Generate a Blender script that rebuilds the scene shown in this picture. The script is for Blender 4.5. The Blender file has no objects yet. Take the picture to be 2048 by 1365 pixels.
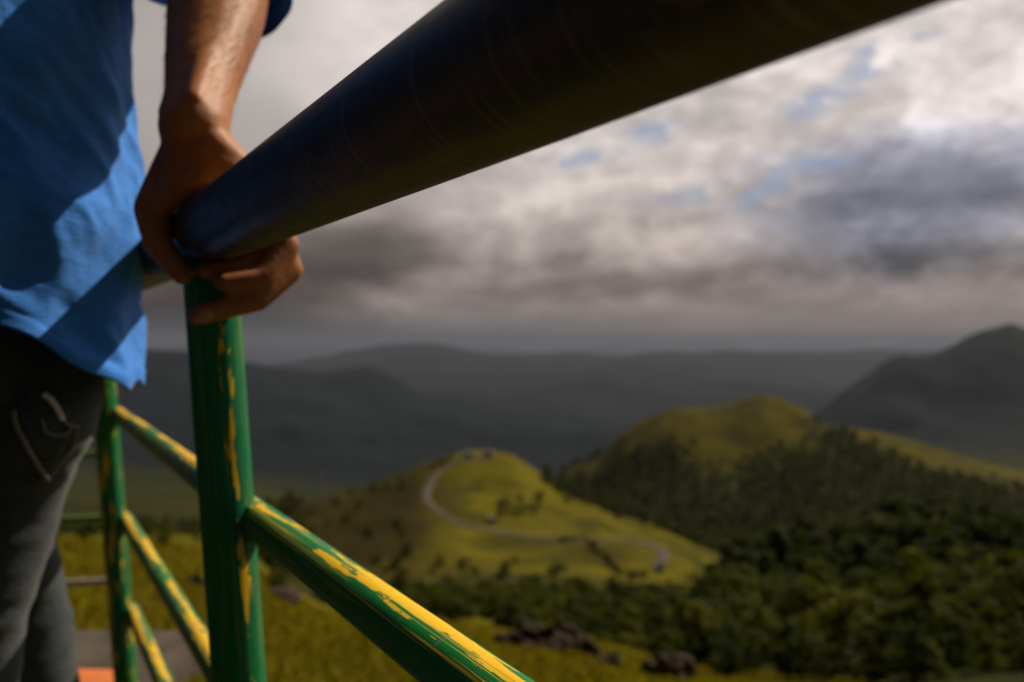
import bpy, bmesh, math, random
import numpy as np
from mathutils import Vector, Matrix, noise as mnoise
from mathutils.bvhtree import BVHTree

R = math.radians
random.seed(7)
rng = np.random.default_rng(7)
S = bpy.context.scene
COL = S.collection

# ------------------------------------------------------------------ camera
FPX = 1700.0                      # focal length in pixels of the 2048 px wide photo
HC = 0.92                         # eye height above the painted platform
PITCH = math.atan2(8.5, FPX)      # tilted down a fraction of a degree
cam_d = bpy.data.cameras.new('camera')
cam = bpy.data.objects.new('camera', cam_d)
COL.objects.link(cam)
cam.location = (0, 0, HC)
cam.rotation_euler = (R(90) - PITCH, 0, 0)
cam_d.sensor_width = 36.0
cam_d.lens = 36.0 * FPX / 2048.0
cam_d.clip_start = 0.02
cam_d.clip_end = 200000
cam_d.dof.use_dof = True
cam_d.dof.focus_distance = 0.40
cam_d.dof.aperture_fstop = 6.8
S.camera = cam

# ------------------------------------------------------------------ sun and world
SUN_AZ, SUN_EL = R(54), R(47)     # azimuth measured from +Y towards +X
LDIR = Vector((math.sin(SUN_AZ) * math.cos(SUN_EL), math.cos(SUN_AZ) * math.cos(SUN_EL), math.sin(SUN_EL)))
sl = bpy.data.lights.new('sun', 'SUN')
sl.energy = 4.9
sl.angle = R(0.5)
sl.color = (1.0, 0.86, 0.66)
sun = bpy.data.objects.new('sun', sl)
COL.objects.link(sun)
sun.rotation_euler = (-LDIR).to_track_quat('-Z', 'Y').to_euler()

S.view_settings.view_transform = 'Standard'
S.view_settings.look = 'None'
S.view_settings.exposure = 0.0
S.view_settings.gamma = 1.0
S.render.engine = 'CYCLES'
S.cycles.max_bounces = 4
S.cycles.diffuse_bounces = 2
S.cycles.glossy_bounces = 3
S.cycles.volume_bounces = 0
S.cycles.transparent_max_bounces = 6
S.cycles.use_denoising = True


class NT:
    """small helper for node trees"""
    def __init__(self, tree):
        self.t = tree
        self.n = tree.nodes
        self.l = tree.links

    def new(self, typ, **kw):
        nd = self.n.new(typ)
        for k, v in kw.items():
            setattr(nd, k, v)
        return nd

    def put(self, sock, v):
        if hasattr(v, 'is_output'):
            self.l.new(v, sock)
        elif isinstance(v, (tuple, list)) and len(v) == 3 and sock.type == 'RGBA':
            sock.default_value = (*v, 1)
        elif sock.type == 'RGBA' and isinstance(v, (int, float)):
            sock.default_value = (v, v, v, 1)
        else:
            sock.default_value = v

    def math(self, op, a, b=0.0, c=None, clamp=False):
        nd = self.new('ShaderNodeMath', operation=op, use_clamp=clamp)
        self.put(nd.inputs[0], a)
        self.put(nd.inputs[1], b)
        if c is not None:
            self.put(nd.inputs[2], c)
        return nd.outputs[0]

    def mix(self, f, a, b, blend='MIX'):
        nd = self.new('ShaderNodeMix', data_type='RGBA', blend_type=blend)
        self.put(nd.inputs[0], f)
        self.put(nd.inputs[6], a)
        self.put(nd.inputs[7], b)
        return nd.outputs[2]

    def noise(self, vec, scale, detail=4, rough=0.55, dist=0.0):
        nd = self.new('ShaderNodeTexNoise')
        if vec is not None:
            self.l.new(vec, nd.inputs['Vector'])
        nd.inputs['Scale'].default_value = scale
        nd.inputs['Detail'].default_value = detail
        nd.inputs['Roughness'].default_value = rough
        nd.inputs['Distortion'].default_value = dist
        return nd.outputs[0]

    def ramp(self, f, lo, hi, smooth=True):
        nd = self.new('ShaderNodeMapRange', interpolation_type='SMOOTHSTEP' if smooth else 'LINEAR')
        self.put(nd.inputs[0], f)
        nd.inputs[1].default_value = lo
        nd.inputs[2].default_value = hi
        return nd.outputs[0]

    def mapping(self, vec, scale=(1, 1, 1), loc=(0, 0, 0), rot=(0, 0, 0)):
        nd = self.new('ShaderNodeMapping')
        self.l.new(vec, nd.inputs[0])
        nd.inputs[1].default_value = loc
        nd.inputs[2].default_value = rot
        nd.inputs[3].default_value = scale
        return nd.outputs[0]


def azel(x, y):
    """photo direction -> azimuth, elevation in radians (for placing clouds on the sky sphere)"""
    vx, vy, vz = (x - 1024) / FPX, 1.0, (674 - y) / FPX
    return math.atan2(vx, vy), math.atan2(vz, math.hypot(vx, vy))


def make_world():
    w = bpy.data.worlds.new('World')
    S.world = w
    w.use_nodes = True
    t = NT(w.node_tree)
    t.n.clear()
    out = t.new('ShaderNodeOutputWorld')
    bg = t.new('ShaderNodeBackground')
    bg.inputs[1].default_value = 0.1
    t.l.new(bg.outputs[0], out.inputs[0])
    sky = t.new('ShaderNodeTexSky', sky_type='NISHITA')
    sky.sun_disc = False
    sky.sun_elevation = SUN_EL
    sky.sun_rotation = SUN_AZ
    sky.altitude = 1000
    tc = t.new('ShaderNodeTexCoord')
    vec = tc.outputs['Generated']
    sep = t.new('ShaderNodeSeparateXYZ')
    t.l.new(vec, sep.inputs[0])
    X, Y, Z = sep.outputs
    az = t.math('ARCTAN2', X, Y)
    el = t.math('ARCSINE', Z)
    # cloud deck seen in perspective: noise on a plane overhead
    zz = t.math('ADD', t.math('MAXIMUM', Z, 0.0), 0.14)
    cx = t.math('DIVIDE', X, zz)
    cy = t.math('DIVIDE', Y, zz)
    cmb = t.new('ShaderNodeCombineXYZ')
    t.l.new(cx, cmb.inputs[0]); t.l.new(cy, cmb.inputs[1])
    deck = cmb.outputs[0]
    n1 = t.noise(deck, 0.9, 7, 0.56, 0.6)
    n2 = t.noise(t.mapping(deck, (1, 1, 1), (7.3, 2.1, 0)), 2.3, 6, 0.6, 0.4)
    # low heaps of cloud near the horizon
    cmb2 = t.new('ShaderNodeCombineXYZ')
    t.l.new(az, cmb2.inputs[0]); t.l.new(t.math('MULTIPLY', el, 2.6), cmb2.inputs[1])
    n3 = t.noise(cmb2.outputs[0], 7.0, 6, 0.58, 0.5)
    n4 = t.noise(t.mapping(cmb2.outputs[0], (1, 1, 1), (3.7, 1.9, 0)), 17.0, 5, 0.6, 0.3)

    cmb3 = t.new('ShaderNodeCombineXYZ')
    t.l.new(az, cmb3.inputs[0]); t.l.new(t.math('MULTIPLY', el, 1.5), cmb3.inputs[1])
    n5 = t.noise(t.mapping(cmb3.outputs[0], (1, 1, 1), (9.1, 4.2, 0), (0, 0, 0.25)), 10.0, 8, 0.55, 0.5)
    n6 = t.noise(t.mapping(cmb3.outputs[0], (1, 1, 1), (2.4, 8.8, 0), (0, 0, 0.35)), 24.0, 6, 0.55, 0.4)
    puff = t.math('ADD', t.math('MULTIPLY', t.ramp(n5, 0.40, 0.66), 0.65), t.math('MULTIPLY', t.ramp(n6, 0.38, 0.66), 0.35))

    def blob(x, y, rx, ry, rot=0.0, wob=0.35):
        """soft patch on the sky, its outline broken by noise; 0..1"""
        a, e = azel(x, y)
        da = t.math('SUBTRACT', az, a)
        de = t.math('SUBTRACT', el, e)
        if rot:
            c, s = math.cos(rot), math.sin(rot)
            p = t.math('ADD', t.math('MULTIPLY', da, c), t.math('MULTIPLY', de, s))
            q = t.math('SUBTRACT', t.math('MULTIPLY', de, c), t.math('MULTIPLY', da, s))
        else:
            p, q = da, de
        p = t.math('DIVIDE', p, rx / FPX)
        q = t.math('DIVIDE', q, ry / FPX)
        d = t.math('SQRT', t.math('ADD', t.math('MULTIPLY', p, p), t.math('MULTIPLY', q, q)))
        d = t.math('ADD', d, t.math('MULTIPLY', t.math('SUBTRACT', t.math('ADD', t.math('MULTIPLY', n3, .6), t.math('MULTIPLY', n4, .4)), 0.5), wob * 4))
        return t.math('SUBTRACT', 1.0, t.ramp(d, 0.25, 1.25))

    # brightness of the overcast (linear radiance)
    base = t.math('MULTIPLY_ADD', t.ramp(el, 0.02, 0.30), 0.25, 0.28)
    # the side of the sky that faces the sun is bright, the unseen side behind is dimmed to deepen shadows
    dotn = t.new('ShaderNodeVectorMath', operation='DOT_PRODUCT')
    t.l.new(vec, dotn.inputs[0])
    dotn.inputs[1].default_value = tuple(LDIR)
    sd = dotn.outputs['Value']
    side = t.ramp(sd, 0.60, 1.0)
    back = t.ramp(t.math('ADD', t.math('MULTIPLY', Y, 0.85), t.math('MULTIPLY', X, 0.3)), 0.10, 0.85)
    val = t.math('MULTIPLY', base, t.math('MULTIPLY_ADD', back, 0.95, 0.05))
    val = t.math('ADD', val, t.math('MULTIPLY', side, 0.30))
    # broad bright and dark areas
    for (x, y, rx, ry, rot, amt, wob) in [
        (880, 20, 420, 260, 0.0, 0.22, 0.2), (1250, 330, 420, 210, 0.25, 0.17, 0.3), (1950, 110, 480, 230, 0.0, 0.20, 0.25),
        (960, 440, 170, 100, 0.2, 0.10, 0.3), (1400, 490, 240, 55, 0.1, 0.16, 0.5), (1850, 465, 300, 40, 0.0, 0.12, 0.5),
        (760, 620, 260, 30, 0.06, 0.05, 0.3)]:
        val = t.math('MULTIPLY_ADD', blob(x, y, rx, ry, rot, wob), amt, val)
    tex = t.math('MULTIPLY_ADD', t.math('SUBTRACT', n1, 0.5), 1.3, 1.0)
    tex = t.math('MULTIPLY', tex, t.math('MULTIPLY_ADD', t.math('SUBTRACT', n2, 0.5), 0.8, 1.0))
    tex = t.math('MULTIPLY', tex, t.math('MULTIPLY_ADD', t.math('SUBTRACT', n4, 0.5), 0.3, 1.0))
    low = t.math('MULTIPLY_ADD', t.math('SUBTRACT', n3, 0.5), 1.1, 1.0)
    low = t.math('MULTIPLY', low, t.math('MULTIPLY_ADD', t.math('SUBTRACT', n4, 0.5), 0.6, 1.0))
    tex = t.mix(t.ramp(el, 0.06, 0.2), low, tex)
    # the far left is a smooth grey rain veil
    veil = t.ramp(az, R(-6), R(-19))
    tex = t.mix(t.math('MULTIPLY', veil, 0.8), tex, 1.0)
    val = t.math('MULTIPLY', val, tex)
    # billows over the sunlit part of the sky
    where = t.math('MULTIPLY', t.ramp(az, R(-14), R(4)), t.ramp(el, 0.02, 0.07))
    val = t.math('MULTIPLY', val, t.math('ADD', 1.0, t.math('MULTIPLY', where, t.math('MULTIPLY_ADD', puff, 0.52, -0.24))))
    for (x, y, rx, ry, rot, amt, wob) in [
        (1850, 395, 330, 125, 0.10, 0.52, 0.45), (690, 515, 330, 90, 0.12, 0.62, 0.25), (2020, 520, 320, 45, 0.0, 0.32, 0.4),
        (1130, 530, 150, 40, 0.1, 0.35, 0.5), (1180, 575, 420, 28, 0.1, 0.25, 0.5), (440, 620, 380, 110, 0.0, 0.62, 0.15),
        (1680, 530, 200, 35, 0.0, 0.22, 0.5), (420, 660, 420, 70, 0.0, 0.35, 0.15)]:
        val = t.math('MULTIPLY', val, t.math('SUBTRACT', 1.0, t.math('MULTIPLY', blob(x, y, rx, ry, rot, wob), amt)))
    # tint: warm grey where dark and low, whiter high up, violet grey in the heavy clouds
    tint = t.mix(t.ramp(el, 0.02, 0.3), (1.0, 0.84, 0.775), (1.0, 0.905, 0.86))
    tint = t.mix(blob(1850, 395, 350, 150, 0.10, 0.3), tint, (0.86, 0.88, 1.06))
    ten = t.math('MULTIPLY', val, 10.0)
    comb = t.new('ShaderNodeCombineColor')
    for i in range(3):
        t.l.new(ten, comb.inputs[i])
    cloud = t.mix(1.0, tint, comb.outputs[0], 'MULTIPLY')
    # gaps of blue
    gap = None
    for (x, y, rx, ry, rot) in [(1540, 378, 95, 26, 0.35), (1640, 200, 75, 26, 0.25), (1735, 130, 90, 26, 0.5), (1400, 385, 70, 34, 0.2),
                                (1290, 270, 70, 22, 0.1), (1160, 320, 45, 16, 0.3)]:
        b = blob(x, y, rx * 1.2, ry * 1.2, rot, 1.25)
        gap = b if gap is None else t.math('MAXIMUM', gap, b)
    blue = t.mix(0.65, sky.outputs[0], (1.9, 2.5, 4.2))
    gap = t.math('MULTIPLY', gap, t.ramp(t.math('SUBTRACT', 1.0, puff), 0.25, 0.75))
    colr = t.mix(t.math('MULTIPLY', gap, 0.6), cloud, blue)
    # air towards the horizon hides the clouds
    air = t.ramp(el, R(2.6), R(-0.2))
    colr = t.mix(t.math('MULTIPLY', air, 0.85), colr, t.mix(t.ramp(az, R(-22), R(20)), (0.95, 0.95, 1.05), (1.95, 1.74, 1.74)))
    t.l.new(colr, bg.inputs[0])


make_world()

# ------------------------------------------------------------------ helpers
CP, SP = math.cos(PITCH), math.sin(PITCH)


def P(x, y, depth):
    """world point that lies `depth` metres in front along +Y on the sight line through photo pixel (x, y)"""
    a, b = (x - 1024) / FPX, (682.5 - y) / FPX
    v = Vector((a, CP + b * SP, -SP + b * CP))
    return Vector((0, 0, HC)) + v * (depth / v.y)


def to_px(p):
    q = Vector(p) - Vector((0, 0, HC))
    yy = q.y * CP - q.z * SP
    zz = q.y * SP + q.z * CP
    return 1024 + FPX * q.x / yy, 682.5 - FPX * zz / yy


def tag(o, label=None, cat=None, group=None, kind=None):
    if label: o['label'] = label
    if cat: o['category'] = cat
    if group: o['group'] = group
    if kind: o['kind'] = kind
    return o


def empty(name, loc=(0, 0, 0), rz=0):
    o = bpy.data.objects.new(name, None)
    COL.objects.link(o)
    o.location = loc
    o.rotation_euler = (0, 0, rz)
    o.empty_display_size = 0.1
    return o


def link(name, me, mat=None, parent=None, smooth=True):
    o = bpy.data.objects.new(name, me)
    COL.objects.link(o)
    if mat:
        me.materials.append(mat)
    if smooth and len(me.polygons):
        me.polygons.foreach_set('use_smooth', [True] * len(me.polygons))
    if parent:
        o.parent = parent
    return o


def np_mesh(name, V, F, uv=None, k=None):
    """mesh from arrays; F is (n, k) int"""
    me = bpy.data.meshes.new(name)
    V = np.asarray(V, dtype=np.float32)
    F = np.asarray(F, dtype=np.int32)
    k = F.shape[1]
    me.vertices.add(len(V)); me.vertices.foreach_set('co', V.ravel())
    me.loops.add(F.size); me.loops.foreach_set('vertex_index', F.ravel())
    me.polygons.add(len(F)); me.polygons.foreach_set('loop_start', np.arange(0, F.size, k, dtype=np.int32))
    if uv is not None:
        l = me.uv_layers.new(name='uv')
        l.data.foreach_set('uv', np.asarray(uv, dtype=np.float32)[F.ravel()].ravel())
    me.update(calc_edges=True)
    me.validate()
    return me


def frame_of(d):
    d = d.normalized()
    a = Vector((0, 0, 1)) if abs(d.z) < 0.9 else Vector((0, 1, 0))
    e1 = d.cross(a).normalized()
    e2 = e1.cross(d).normalized()
    return e1, e2


def tube_mesh(name, a, b, r, seg=64, step=0.02, r2=None, cap=True, seed=0, dent=0.0):
    """pipe from a to b; uv = (metres along, metres around); slightly uneven surface"""
    a, b = Vector(a), Vector(b)
    L = (b - a).length
    d = (b - a) / L
    e1, e2 = frame_of(d)
    n = max(2, int(L / step) + 1)
    V, UV = [], []
    for i in range(n):
        s = L * i / (n - 1)
        for j in range(seg + 1):
            th = 2 * math.pi * j / seg
            rr = r if r2 is None else r + (r2 - r) * i / (n - 1)
            if dent:
                rr += dent * (mnoise.noise(Vector((s * 9 + seed, math.cos(th) * 1.3, math.sin(th) * 1.3))))
            V.append(a + d * s + e1 * (rr * math.cos(th)) + e2 * (rr * math.sin(th)))
            UV.append((s, th * r))
    F = []
    w = seg + 1
    for i in range(n - 1):
        for j in range(seg):
            F.append((i * w + j, i * w + j + 1, (i + 1) * w + j + 1, (i + 1) * w + j))
    if cap:
        for i0, s in ((0, 0.0), (n - 1, L)):
            c = len(V)
            V.append(a + d * s); UV.append((s, 0))
            for j in range(seg):
                q = (c, i0 * w + j + 1, i0 * w + j) if i0 == 0 else (c, i0 * w + j, i0 * w + j + 1)
                F.append(q)
    me = bpy.data.meshes.new(name)
    me.from_pydata([tuple(v) for v in V], [], F)
    l = me.uv_layers.new(name='uv')
    idx = np.empty(len(me.loops), dtype=np.int32)
    me.loops.foreach_get('vertex_index', idx)
    l.data.foreach_set('uv', np.array(UV, dtype=np.float32)[idx].ravel())
    return me


# ------------------------------------------------------------------ materials
def mat(name):
    m = bpy.data.materials.new(name)
    m.use_nodes = True
    t = NT(m.node_tree)
    b = t.n['Principled BSDF']
    return m, t, b


def bump(t, b, h, strength=0.3, dist=0.01):
    nd = t.new('ShaderNodeBump')
    nd.inputs['Strength'].default_value = strength
    nd.inputs['Distance'].default_value = dist
    t.l.new(h, nd.inputs['Height'])
    t.l.new(nd.outputs[0], b.inputs['Normal'])


def paint_mat(name, yellow_amt, chips=0.5, seed=0.0, yside=None, patina=0.0, sx=5):
    """old green enamel with remnants of a yellow coat that flaked off along the pipe, bare metal in the chips"""
    m, t, b = mat(name)
    uv = t.new('ShaderNodeUVMap').outputs[0]
    s1 = t.mapping(uv, (sx, 75, 1), (seed, seed * 1.7, 0))
    s2 = t.mapping(uv, (14, 170, 1), (seed * 3 + 4, seed, 0))
    s3 = t.mapping(uv, (60, 110, 1), (seed + 9, seed, 0))
    f1 = t.noise(s1, 1.0, 6, 0.62, 0.2)
    f2 = t.noise(s2, 1.0, 5, 0.6)
    f3 = t.noise(s3, 1.0, 5, 0.65)
    streak = t.noise(t.mapping(uv, (2.5, 520, 1), (seed, 0, 0)), 1.0, 3, 0.6)
    big = t.noise(t.mapping(uv, (3.2, 16, 1), (seed * 5 + 2, 3, 0)), 1.0, 3, 0.5)
    mask = t.math('ADD', t.math('ADD', t.math('MULTIPLY', f1, 0.62), t.math('MULTIPLY', f2, 0.22)), t.math('MULTIPLY', f3, 0.10))
    if yside is not None:          # remnants survive mostly in a band around the pipe (v in metres)
        sv = t.new('ShaderNodeSeparateXYZ')
        t.l.new(uv, sv.inputs[0])
        band = t.math('SUBTRACT', 1.0, t.math('MULTIPLY', t.math('ABSOLUTE', t.math('SUBTRACT', sv.outputs[1], yside[0])), 1.0 / yside[1]), clamp=True)
        mask = t.math('ADD', mask, t.math('MULTIPLY_ADD', band, yside[2], -yside[2] * 0.5))
    thr = 0.47 + (0.5 - yellow_amt) * 0.42
    gapn = t.noise(t.mapping(uv, (3.5, 40, 1), (seed + 31, 2, 0)), 1.0, 5, 0.62, 0.3)
    mask = t.math('SUBTRACT', mask, t.math('MULTIPLY', t.ramp(gapn, 0.50, 0.62), 0.12))
    yel = t.ramp(mask, thr - 0.006, thr + 0.006)
    thin = t.ramp(streak, 0.62, 0.70)
    lines = t.ramp(t.math('ADD', streak, t.math('MULTIPLY', f1, 0.35)), 0.74, 0.79)
    yel = t.math('MAXIMUM', yel, t.math('MULTIPLY', lines, 0.7 if yside and yside[0] < 0.05 else 0.25))
    yel = t.math('MULTIPLY', yel, t.math('SUBTRACT', 1.0, t.math('MULTIPLY', thin, 0.55)))
    green = t.mix(t.ramp(big, 0.35, 0.65), (0.002, 0.175, 0.030), (0.004, 0.165, 0.070))
    green = t.mix(t.math('MULTIPLY', t.ramp(f3, 0.3, 0.75), 0.35), green, (0.01, 0.085, 0.04))
    yellow = t.mix(t.ramp(f2, 0.3, 0.7), (0.80, 0.43, 0.006), (0.70, 0.46, 0.008))
    colr = t.mix(yel, green, yellow)
    # bare patches: grey primer / rust
    chipn = t.noise(t.mapping(uv, (26, 46, 1), (seed * 2 + 1, 5, 0)), 1.0, 6, 0.68, 0.3)
    chip = t.ramp(chipn, 0.72 - 0.06 * chips, 0.735 - 0.06 * chips)
    rustn = t.noise(t.mapping(uv, (18, 30, 1), (seed + 20, 8, 0)), 1.0, 3, 0.5)
    bare = t.mix(t.ramp(rustn, 0.52, 0.62), (0.20, 0.17, 0.15), (0.22, 0.075, 0.02))
    colr = t.mix(chip, colr, bare)
    # fine scratches across the pipe
    scn = t.noise(t.mapping(uv, (230, 14, 1), (seed, 2, 0), (0, 0, 0.35)), 1.0, 2, 0.5, 0.8)
    where = t.noise(t.mapping(uv, (9, 9, 1), (seed + 5, 2, 0)), 1.0, 2, 0.5)
    scr = t.math('MULTIPLY', t.ramp(scn, 0.66, 0.70), t.ramp(where, 0.5, 0.6))
    colr = t.mix(t.math('MULTIPLY', scr, 0.55), colr, (0.16, 0.15, 0.10))
    if patina:
        dust = t.noise(t.mapping(uv, (30, 30, 1)), 1.0, 5, 0.6)
        colr = t.mix(t.math('MULTIPLY', t.ramp(dust, 0.4, 0.7), patina), colr, (0.19, 0.17, 0.12))
    t.l.new(colr, b.inputs['Base Color'])
    t.l.new(t.math('MULTIPLY_ADD', f3, 0.36, 0.34), b.inputs['Roughness'])
    b.inputs['Specular IOR Level'].default_value = 0.14
    h = t.math('ADD', t.math('MULTIPLY', yel, 0.5), t.math('ADD', t.math('MULTIPLY', chip, -0.8), t.math('MULTIPLY', streak, 0.25)))
    h = t.math('ADD', h, t.math('MULTIPLY', f3, 0.25))
    bump(t, b, h, 0.35, 0.0006)
    return m


def handrail_mat():
    m, t, b = mat('worn_handrail_metal')
    uv = t.new('ShaderNodeUVMap').outputs[0]
    n1 = t.noise(t.mapping(uv, (6, 40, 1)), 1.0, 6, 0.6)
    n2 = t.noise(t.mapping(uv, (40, 90, 1)), 1.0, 5, 0.65)
    n3 = t.noise(t.mapping(uv, (9, 12, 1), (3, 1, 0)), 1.0, 5, 0.6, 0.5)
    scr = t.noise(t.mapping(uv, (420, 9, 1), (0, 0, 0), (0, 0, 0.2)), 1.0, 2, 0.5, 0.6)
    colr = t.mix(t.ramp(n1, 0.35, 0.7), (0.016, 0.011, 0.008), (0.045, 0.031, 0.020))
    # last traces of paint
    left = t.ramp(n3, 0.63, 0.66)
    colr = t.mix(t.math('MULTIPLY', left, 0.7), colr, (0.10, 0.06, 0.008))
    colr = t.mix(t.math('MULTIPLY', t.ramp(n2, 0.62, 0.68), 0.6), colr, (0.05, 0.03, 0.018))
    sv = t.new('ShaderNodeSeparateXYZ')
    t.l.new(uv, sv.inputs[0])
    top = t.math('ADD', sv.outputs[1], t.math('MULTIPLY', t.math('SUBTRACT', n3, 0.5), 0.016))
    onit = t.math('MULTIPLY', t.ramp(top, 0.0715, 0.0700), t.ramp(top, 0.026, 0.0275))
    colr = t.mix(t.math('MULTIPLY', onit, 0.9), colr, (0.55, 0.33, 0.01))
    scm = t.math('MULTIPLY', t.ramp(scr, 0.56, 0.68), 0.6)
    colr = t.mix(scm, colr, (0.16, 0.14, 0.12))
    chipn = t.noise(t.mapping(uv, (22, 40, 1), (6, 3, 0)), 1.0, 6, 0.7, 0.4)
    colr = t.mix(t.math('MULTIPLY', t.ramp(chipn, 0.60, 0.63), 0.8), colr, (0.10, 0.062, 0.018))
    t.l.new(colr, b.inputs['Base Color'])
    b.inputs['Metallic'].default_value = 0.2
    b.inputs['Specular IOR Level'].default_value = 0.4
    r = t.math('MULTIPLY_ADD', n2, 0.34, 0.26)
    r = t.math('ADD', r, t.math('MULTIPLY', t.ramp(scr, 0.6, 0.7), 0.15))
    t.l.new(r, b.inputs['Roughness'])
    bump(t, b, t.math('ADD', n2, t.math('MULTIPLY', scr, 0.6)), 0.14, 0.0008)
    return m


def skin_mat():
    m, t, b = mat('brown_skin')
    tc = t.new('ShaderNodeTexCoord').outputs['Object']
    n1 = t.noise(tc, 38, 5, 0.6)
    n2 = t.noise(tc, 11, 3, 0.5)
    hair = t.noise(t.mapping(tc, (520, 520, 75), (0, 0, 0), (0.5, 0.4, 0.2)), 1.0, 2, 0.5, 1.2)
    pore = t.noise(tc, 420, 3, 0.6)
    colr = t.mix(t.ramp(n2, 0.3, 0.7), (0.31, 0.105, 0.033), (0.39, 0.148, 0.047))
    colr = t.mix(t.math('MULTIPLY', t.ramp(n1, 0.45, 0.75), 0.45), colr, (0.20, 0.07, 0.028))
    colr = t.mix(t.math('MULTIPLY', t.ramp(hair, 0.55, 0.68), 0.5), colr, (0.06, 0.022, 0.01))
    t.l.new(colr, b.inputs['Base Color'])
    b.inputs['Roughness'].default_value = 0.55
    b.inputs['Specular IOR Level'].default_value = 0.3
    b.inputs['Subsurface Weight'].default_value = 0.2
    b.inputs['Subsurface Radius'].default_value = (0.008, 0.003, 0.0015)
    b.inputs['Subsurface Scale'].default_value = 0.4
    bump(t, b, t.math('ADD', t.math('MULTIPLY', n1, 1.2), t.math('ADD', t.math('MULTIPLY', hair, 0.25), t.math('MULTIPLY', pore, 0.15))), 0.35, 0.002)
    return m


def cloth_mat(name, c1, c2, weave=1500, rough=0.85, fold=0.0, seams=None):
    m, t, b = mat(name)
    tc = t.new('ShaderNodeTexCoord').outputs['Object']
    n1 = t.noise(tc, 9, 5, 0.6)
    n2 = t.noise(t.mapping(tc, (420, 420, 60)), 1.0, 3, 0.6)
    n3 = t.noise(t.mapping(tc, (60, 60, 420)), 1.0, 3, 0.6)
    w = t.math('ADD', t.math('MULTIPLY', n2, 0.5), t.math('MULTIPLY', n3, 0.5))
    colr = t.mix(t.ramp(w, 0.32, 0.68), c1, c2)
    colr = t.mix(t.math('MULTIPLY', t.ramp(n1, 0.4, 0.7), 0.25), colr, tuple(v * 0.6 for v in c1))
    t.l.new(colr, b.inputs['Base Color'])
    b.inputs['Roughness'].default_value = rough
    b.inputs['Sheen Weight'].default_value = 0.12
    b.inputs['Specular IOR Level'].default_value = 0.2
    h = t.math('MULTIPLY', w, 0.4)
    if fold:
        fo = t.noise(t.mapping(tc, (11, 11, 40), (0, 0, 0), (0.25, -0.5, 0)), 1.0, 4, 0.55, 0.6)
        h = t.math('ADD', h, t.math('MULTIPLY', fo, fold))
    bump(t, b, h, 0.6, 0.004)
    return m


def plain_mat(name, c1, c2, scale=6, rough=0.85, bmp=0.3, bdist=0.01, detail=6):
    m, t, b = mat(name)
    tc = t.new('ShaderNodeTexCoord').outputs['Object']
    n1 = t.noise(tc, scale, detail, 0.62)
    n2 = t.noise(tc, scale * 7, 4, 0.6)
    colr = t.mix(t.ramp(n1, 0.32, 0.68), c1, c2)
    colr = t.mix(t.math('MULTIPLY', t.ramp(n2, 0.4, 0.75), 0.35), colr, tuple(v * 0.5 for v in c1))
    t.l.new(colr, b.inputs['Base Color'])
    b.inputs['Roughness'].default_value = rough
    b.inputs['Specular IOR Level'].default_value = 0.25
    bump(t, b, t.math('ADD', n1, t.math('MULTIPLY', n2, 0.4)), bmp, bdist)
    return m


def slab_mat():
    m, t, b = mat('dark_slab_with_orange_edge')
    pos = t.new('ShaderNodeTexCoord').outputs['Object']
    sp = t.new('ShaderNodeSeparateXYZ')
    t.l.new(pos, sp.inputs[0])
    n1 = t.noise(pos, 7, 6, 0.62)
    n2 = t.noise(pos, 45, 4, 0.6)
    grey = t.mix(t.ramp(n1, 0.32, 0.68), (0.022, 0.020, 0.019), (0.045, 0.041, 0.037))
    orange = t.mix(t.ramp(n1, 0.32, 0.68), (0.50, 0.12, 0.025), (0.62, 0.17, 0.04))
    orange = t.mix(t.math('MULTIPLY', t.ramp(n2, 0.5, 0.75), 0.4), orange, (0.25, 0.07, 0.03))
    edge = t.ramp(t.math('ADD', sp.outputs[1], t.math('MULTIPLY', n2, 0.02)), 2.045, 2.055)
    t.l.new(t.mix(edge, grey, orange), b.inputs['Base Color'])
    b.inputs['Roughness'].default_value = 0.85
    bump(t, b, t.math('ADD', n1, t.math('MULTIPLY', n2, 0.4)), 0.35, 0.006)
    return m


def leaf_mat(name, c1, c2, c3=None):
    m, t, b = mat(name)
    g = t.new('ShaderNodeNewGeometry').outputs['Random Per Island']
    oi = t.new('ShaderNodeObjectInfo').outputs['Random']
    pos = t.new('ShaderNodeNewGeometry').outputs['Position']
    n = t.noise(pos, 0.12, 3, 0.5)
    colr = t.mix(g, c1, c2)
    colr = t.mix(t.math('MULTIPLY', t.ramp(t.math('ADD', t.math('MULTIPLY', oi, 0.6), t.math('MULTIPLY', n, 0.6)), 0.35, 0.85), 0.6), colr, c3 or c2)
    t.l.new(colr, b.inputs['Base Color'])
    b.inputs['Roughness'].default_value = 0.75
    b.inputs['Specular IOR Level'].default_value = 0.15
    tr = t.new('ShaderNodeBsdfTranslucent')
    t.l.new(t.mix(1.0, colr, (1.0, 1.05, 0.6), 'MULTIPLY'), tr.inputs[0])
    ms = t.new('ShaderNodeMixShader')
    ms.inputs[0].default_value = 0.45
    t.l.new(b.outputs[0], ms.inputs[1]); t.l.new(tr.outputs[0], ms.inputs[2])
    t.l.new(ms.outputs[0], t.n['Material Output'].inputs['Surface'])
    return m


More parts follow.
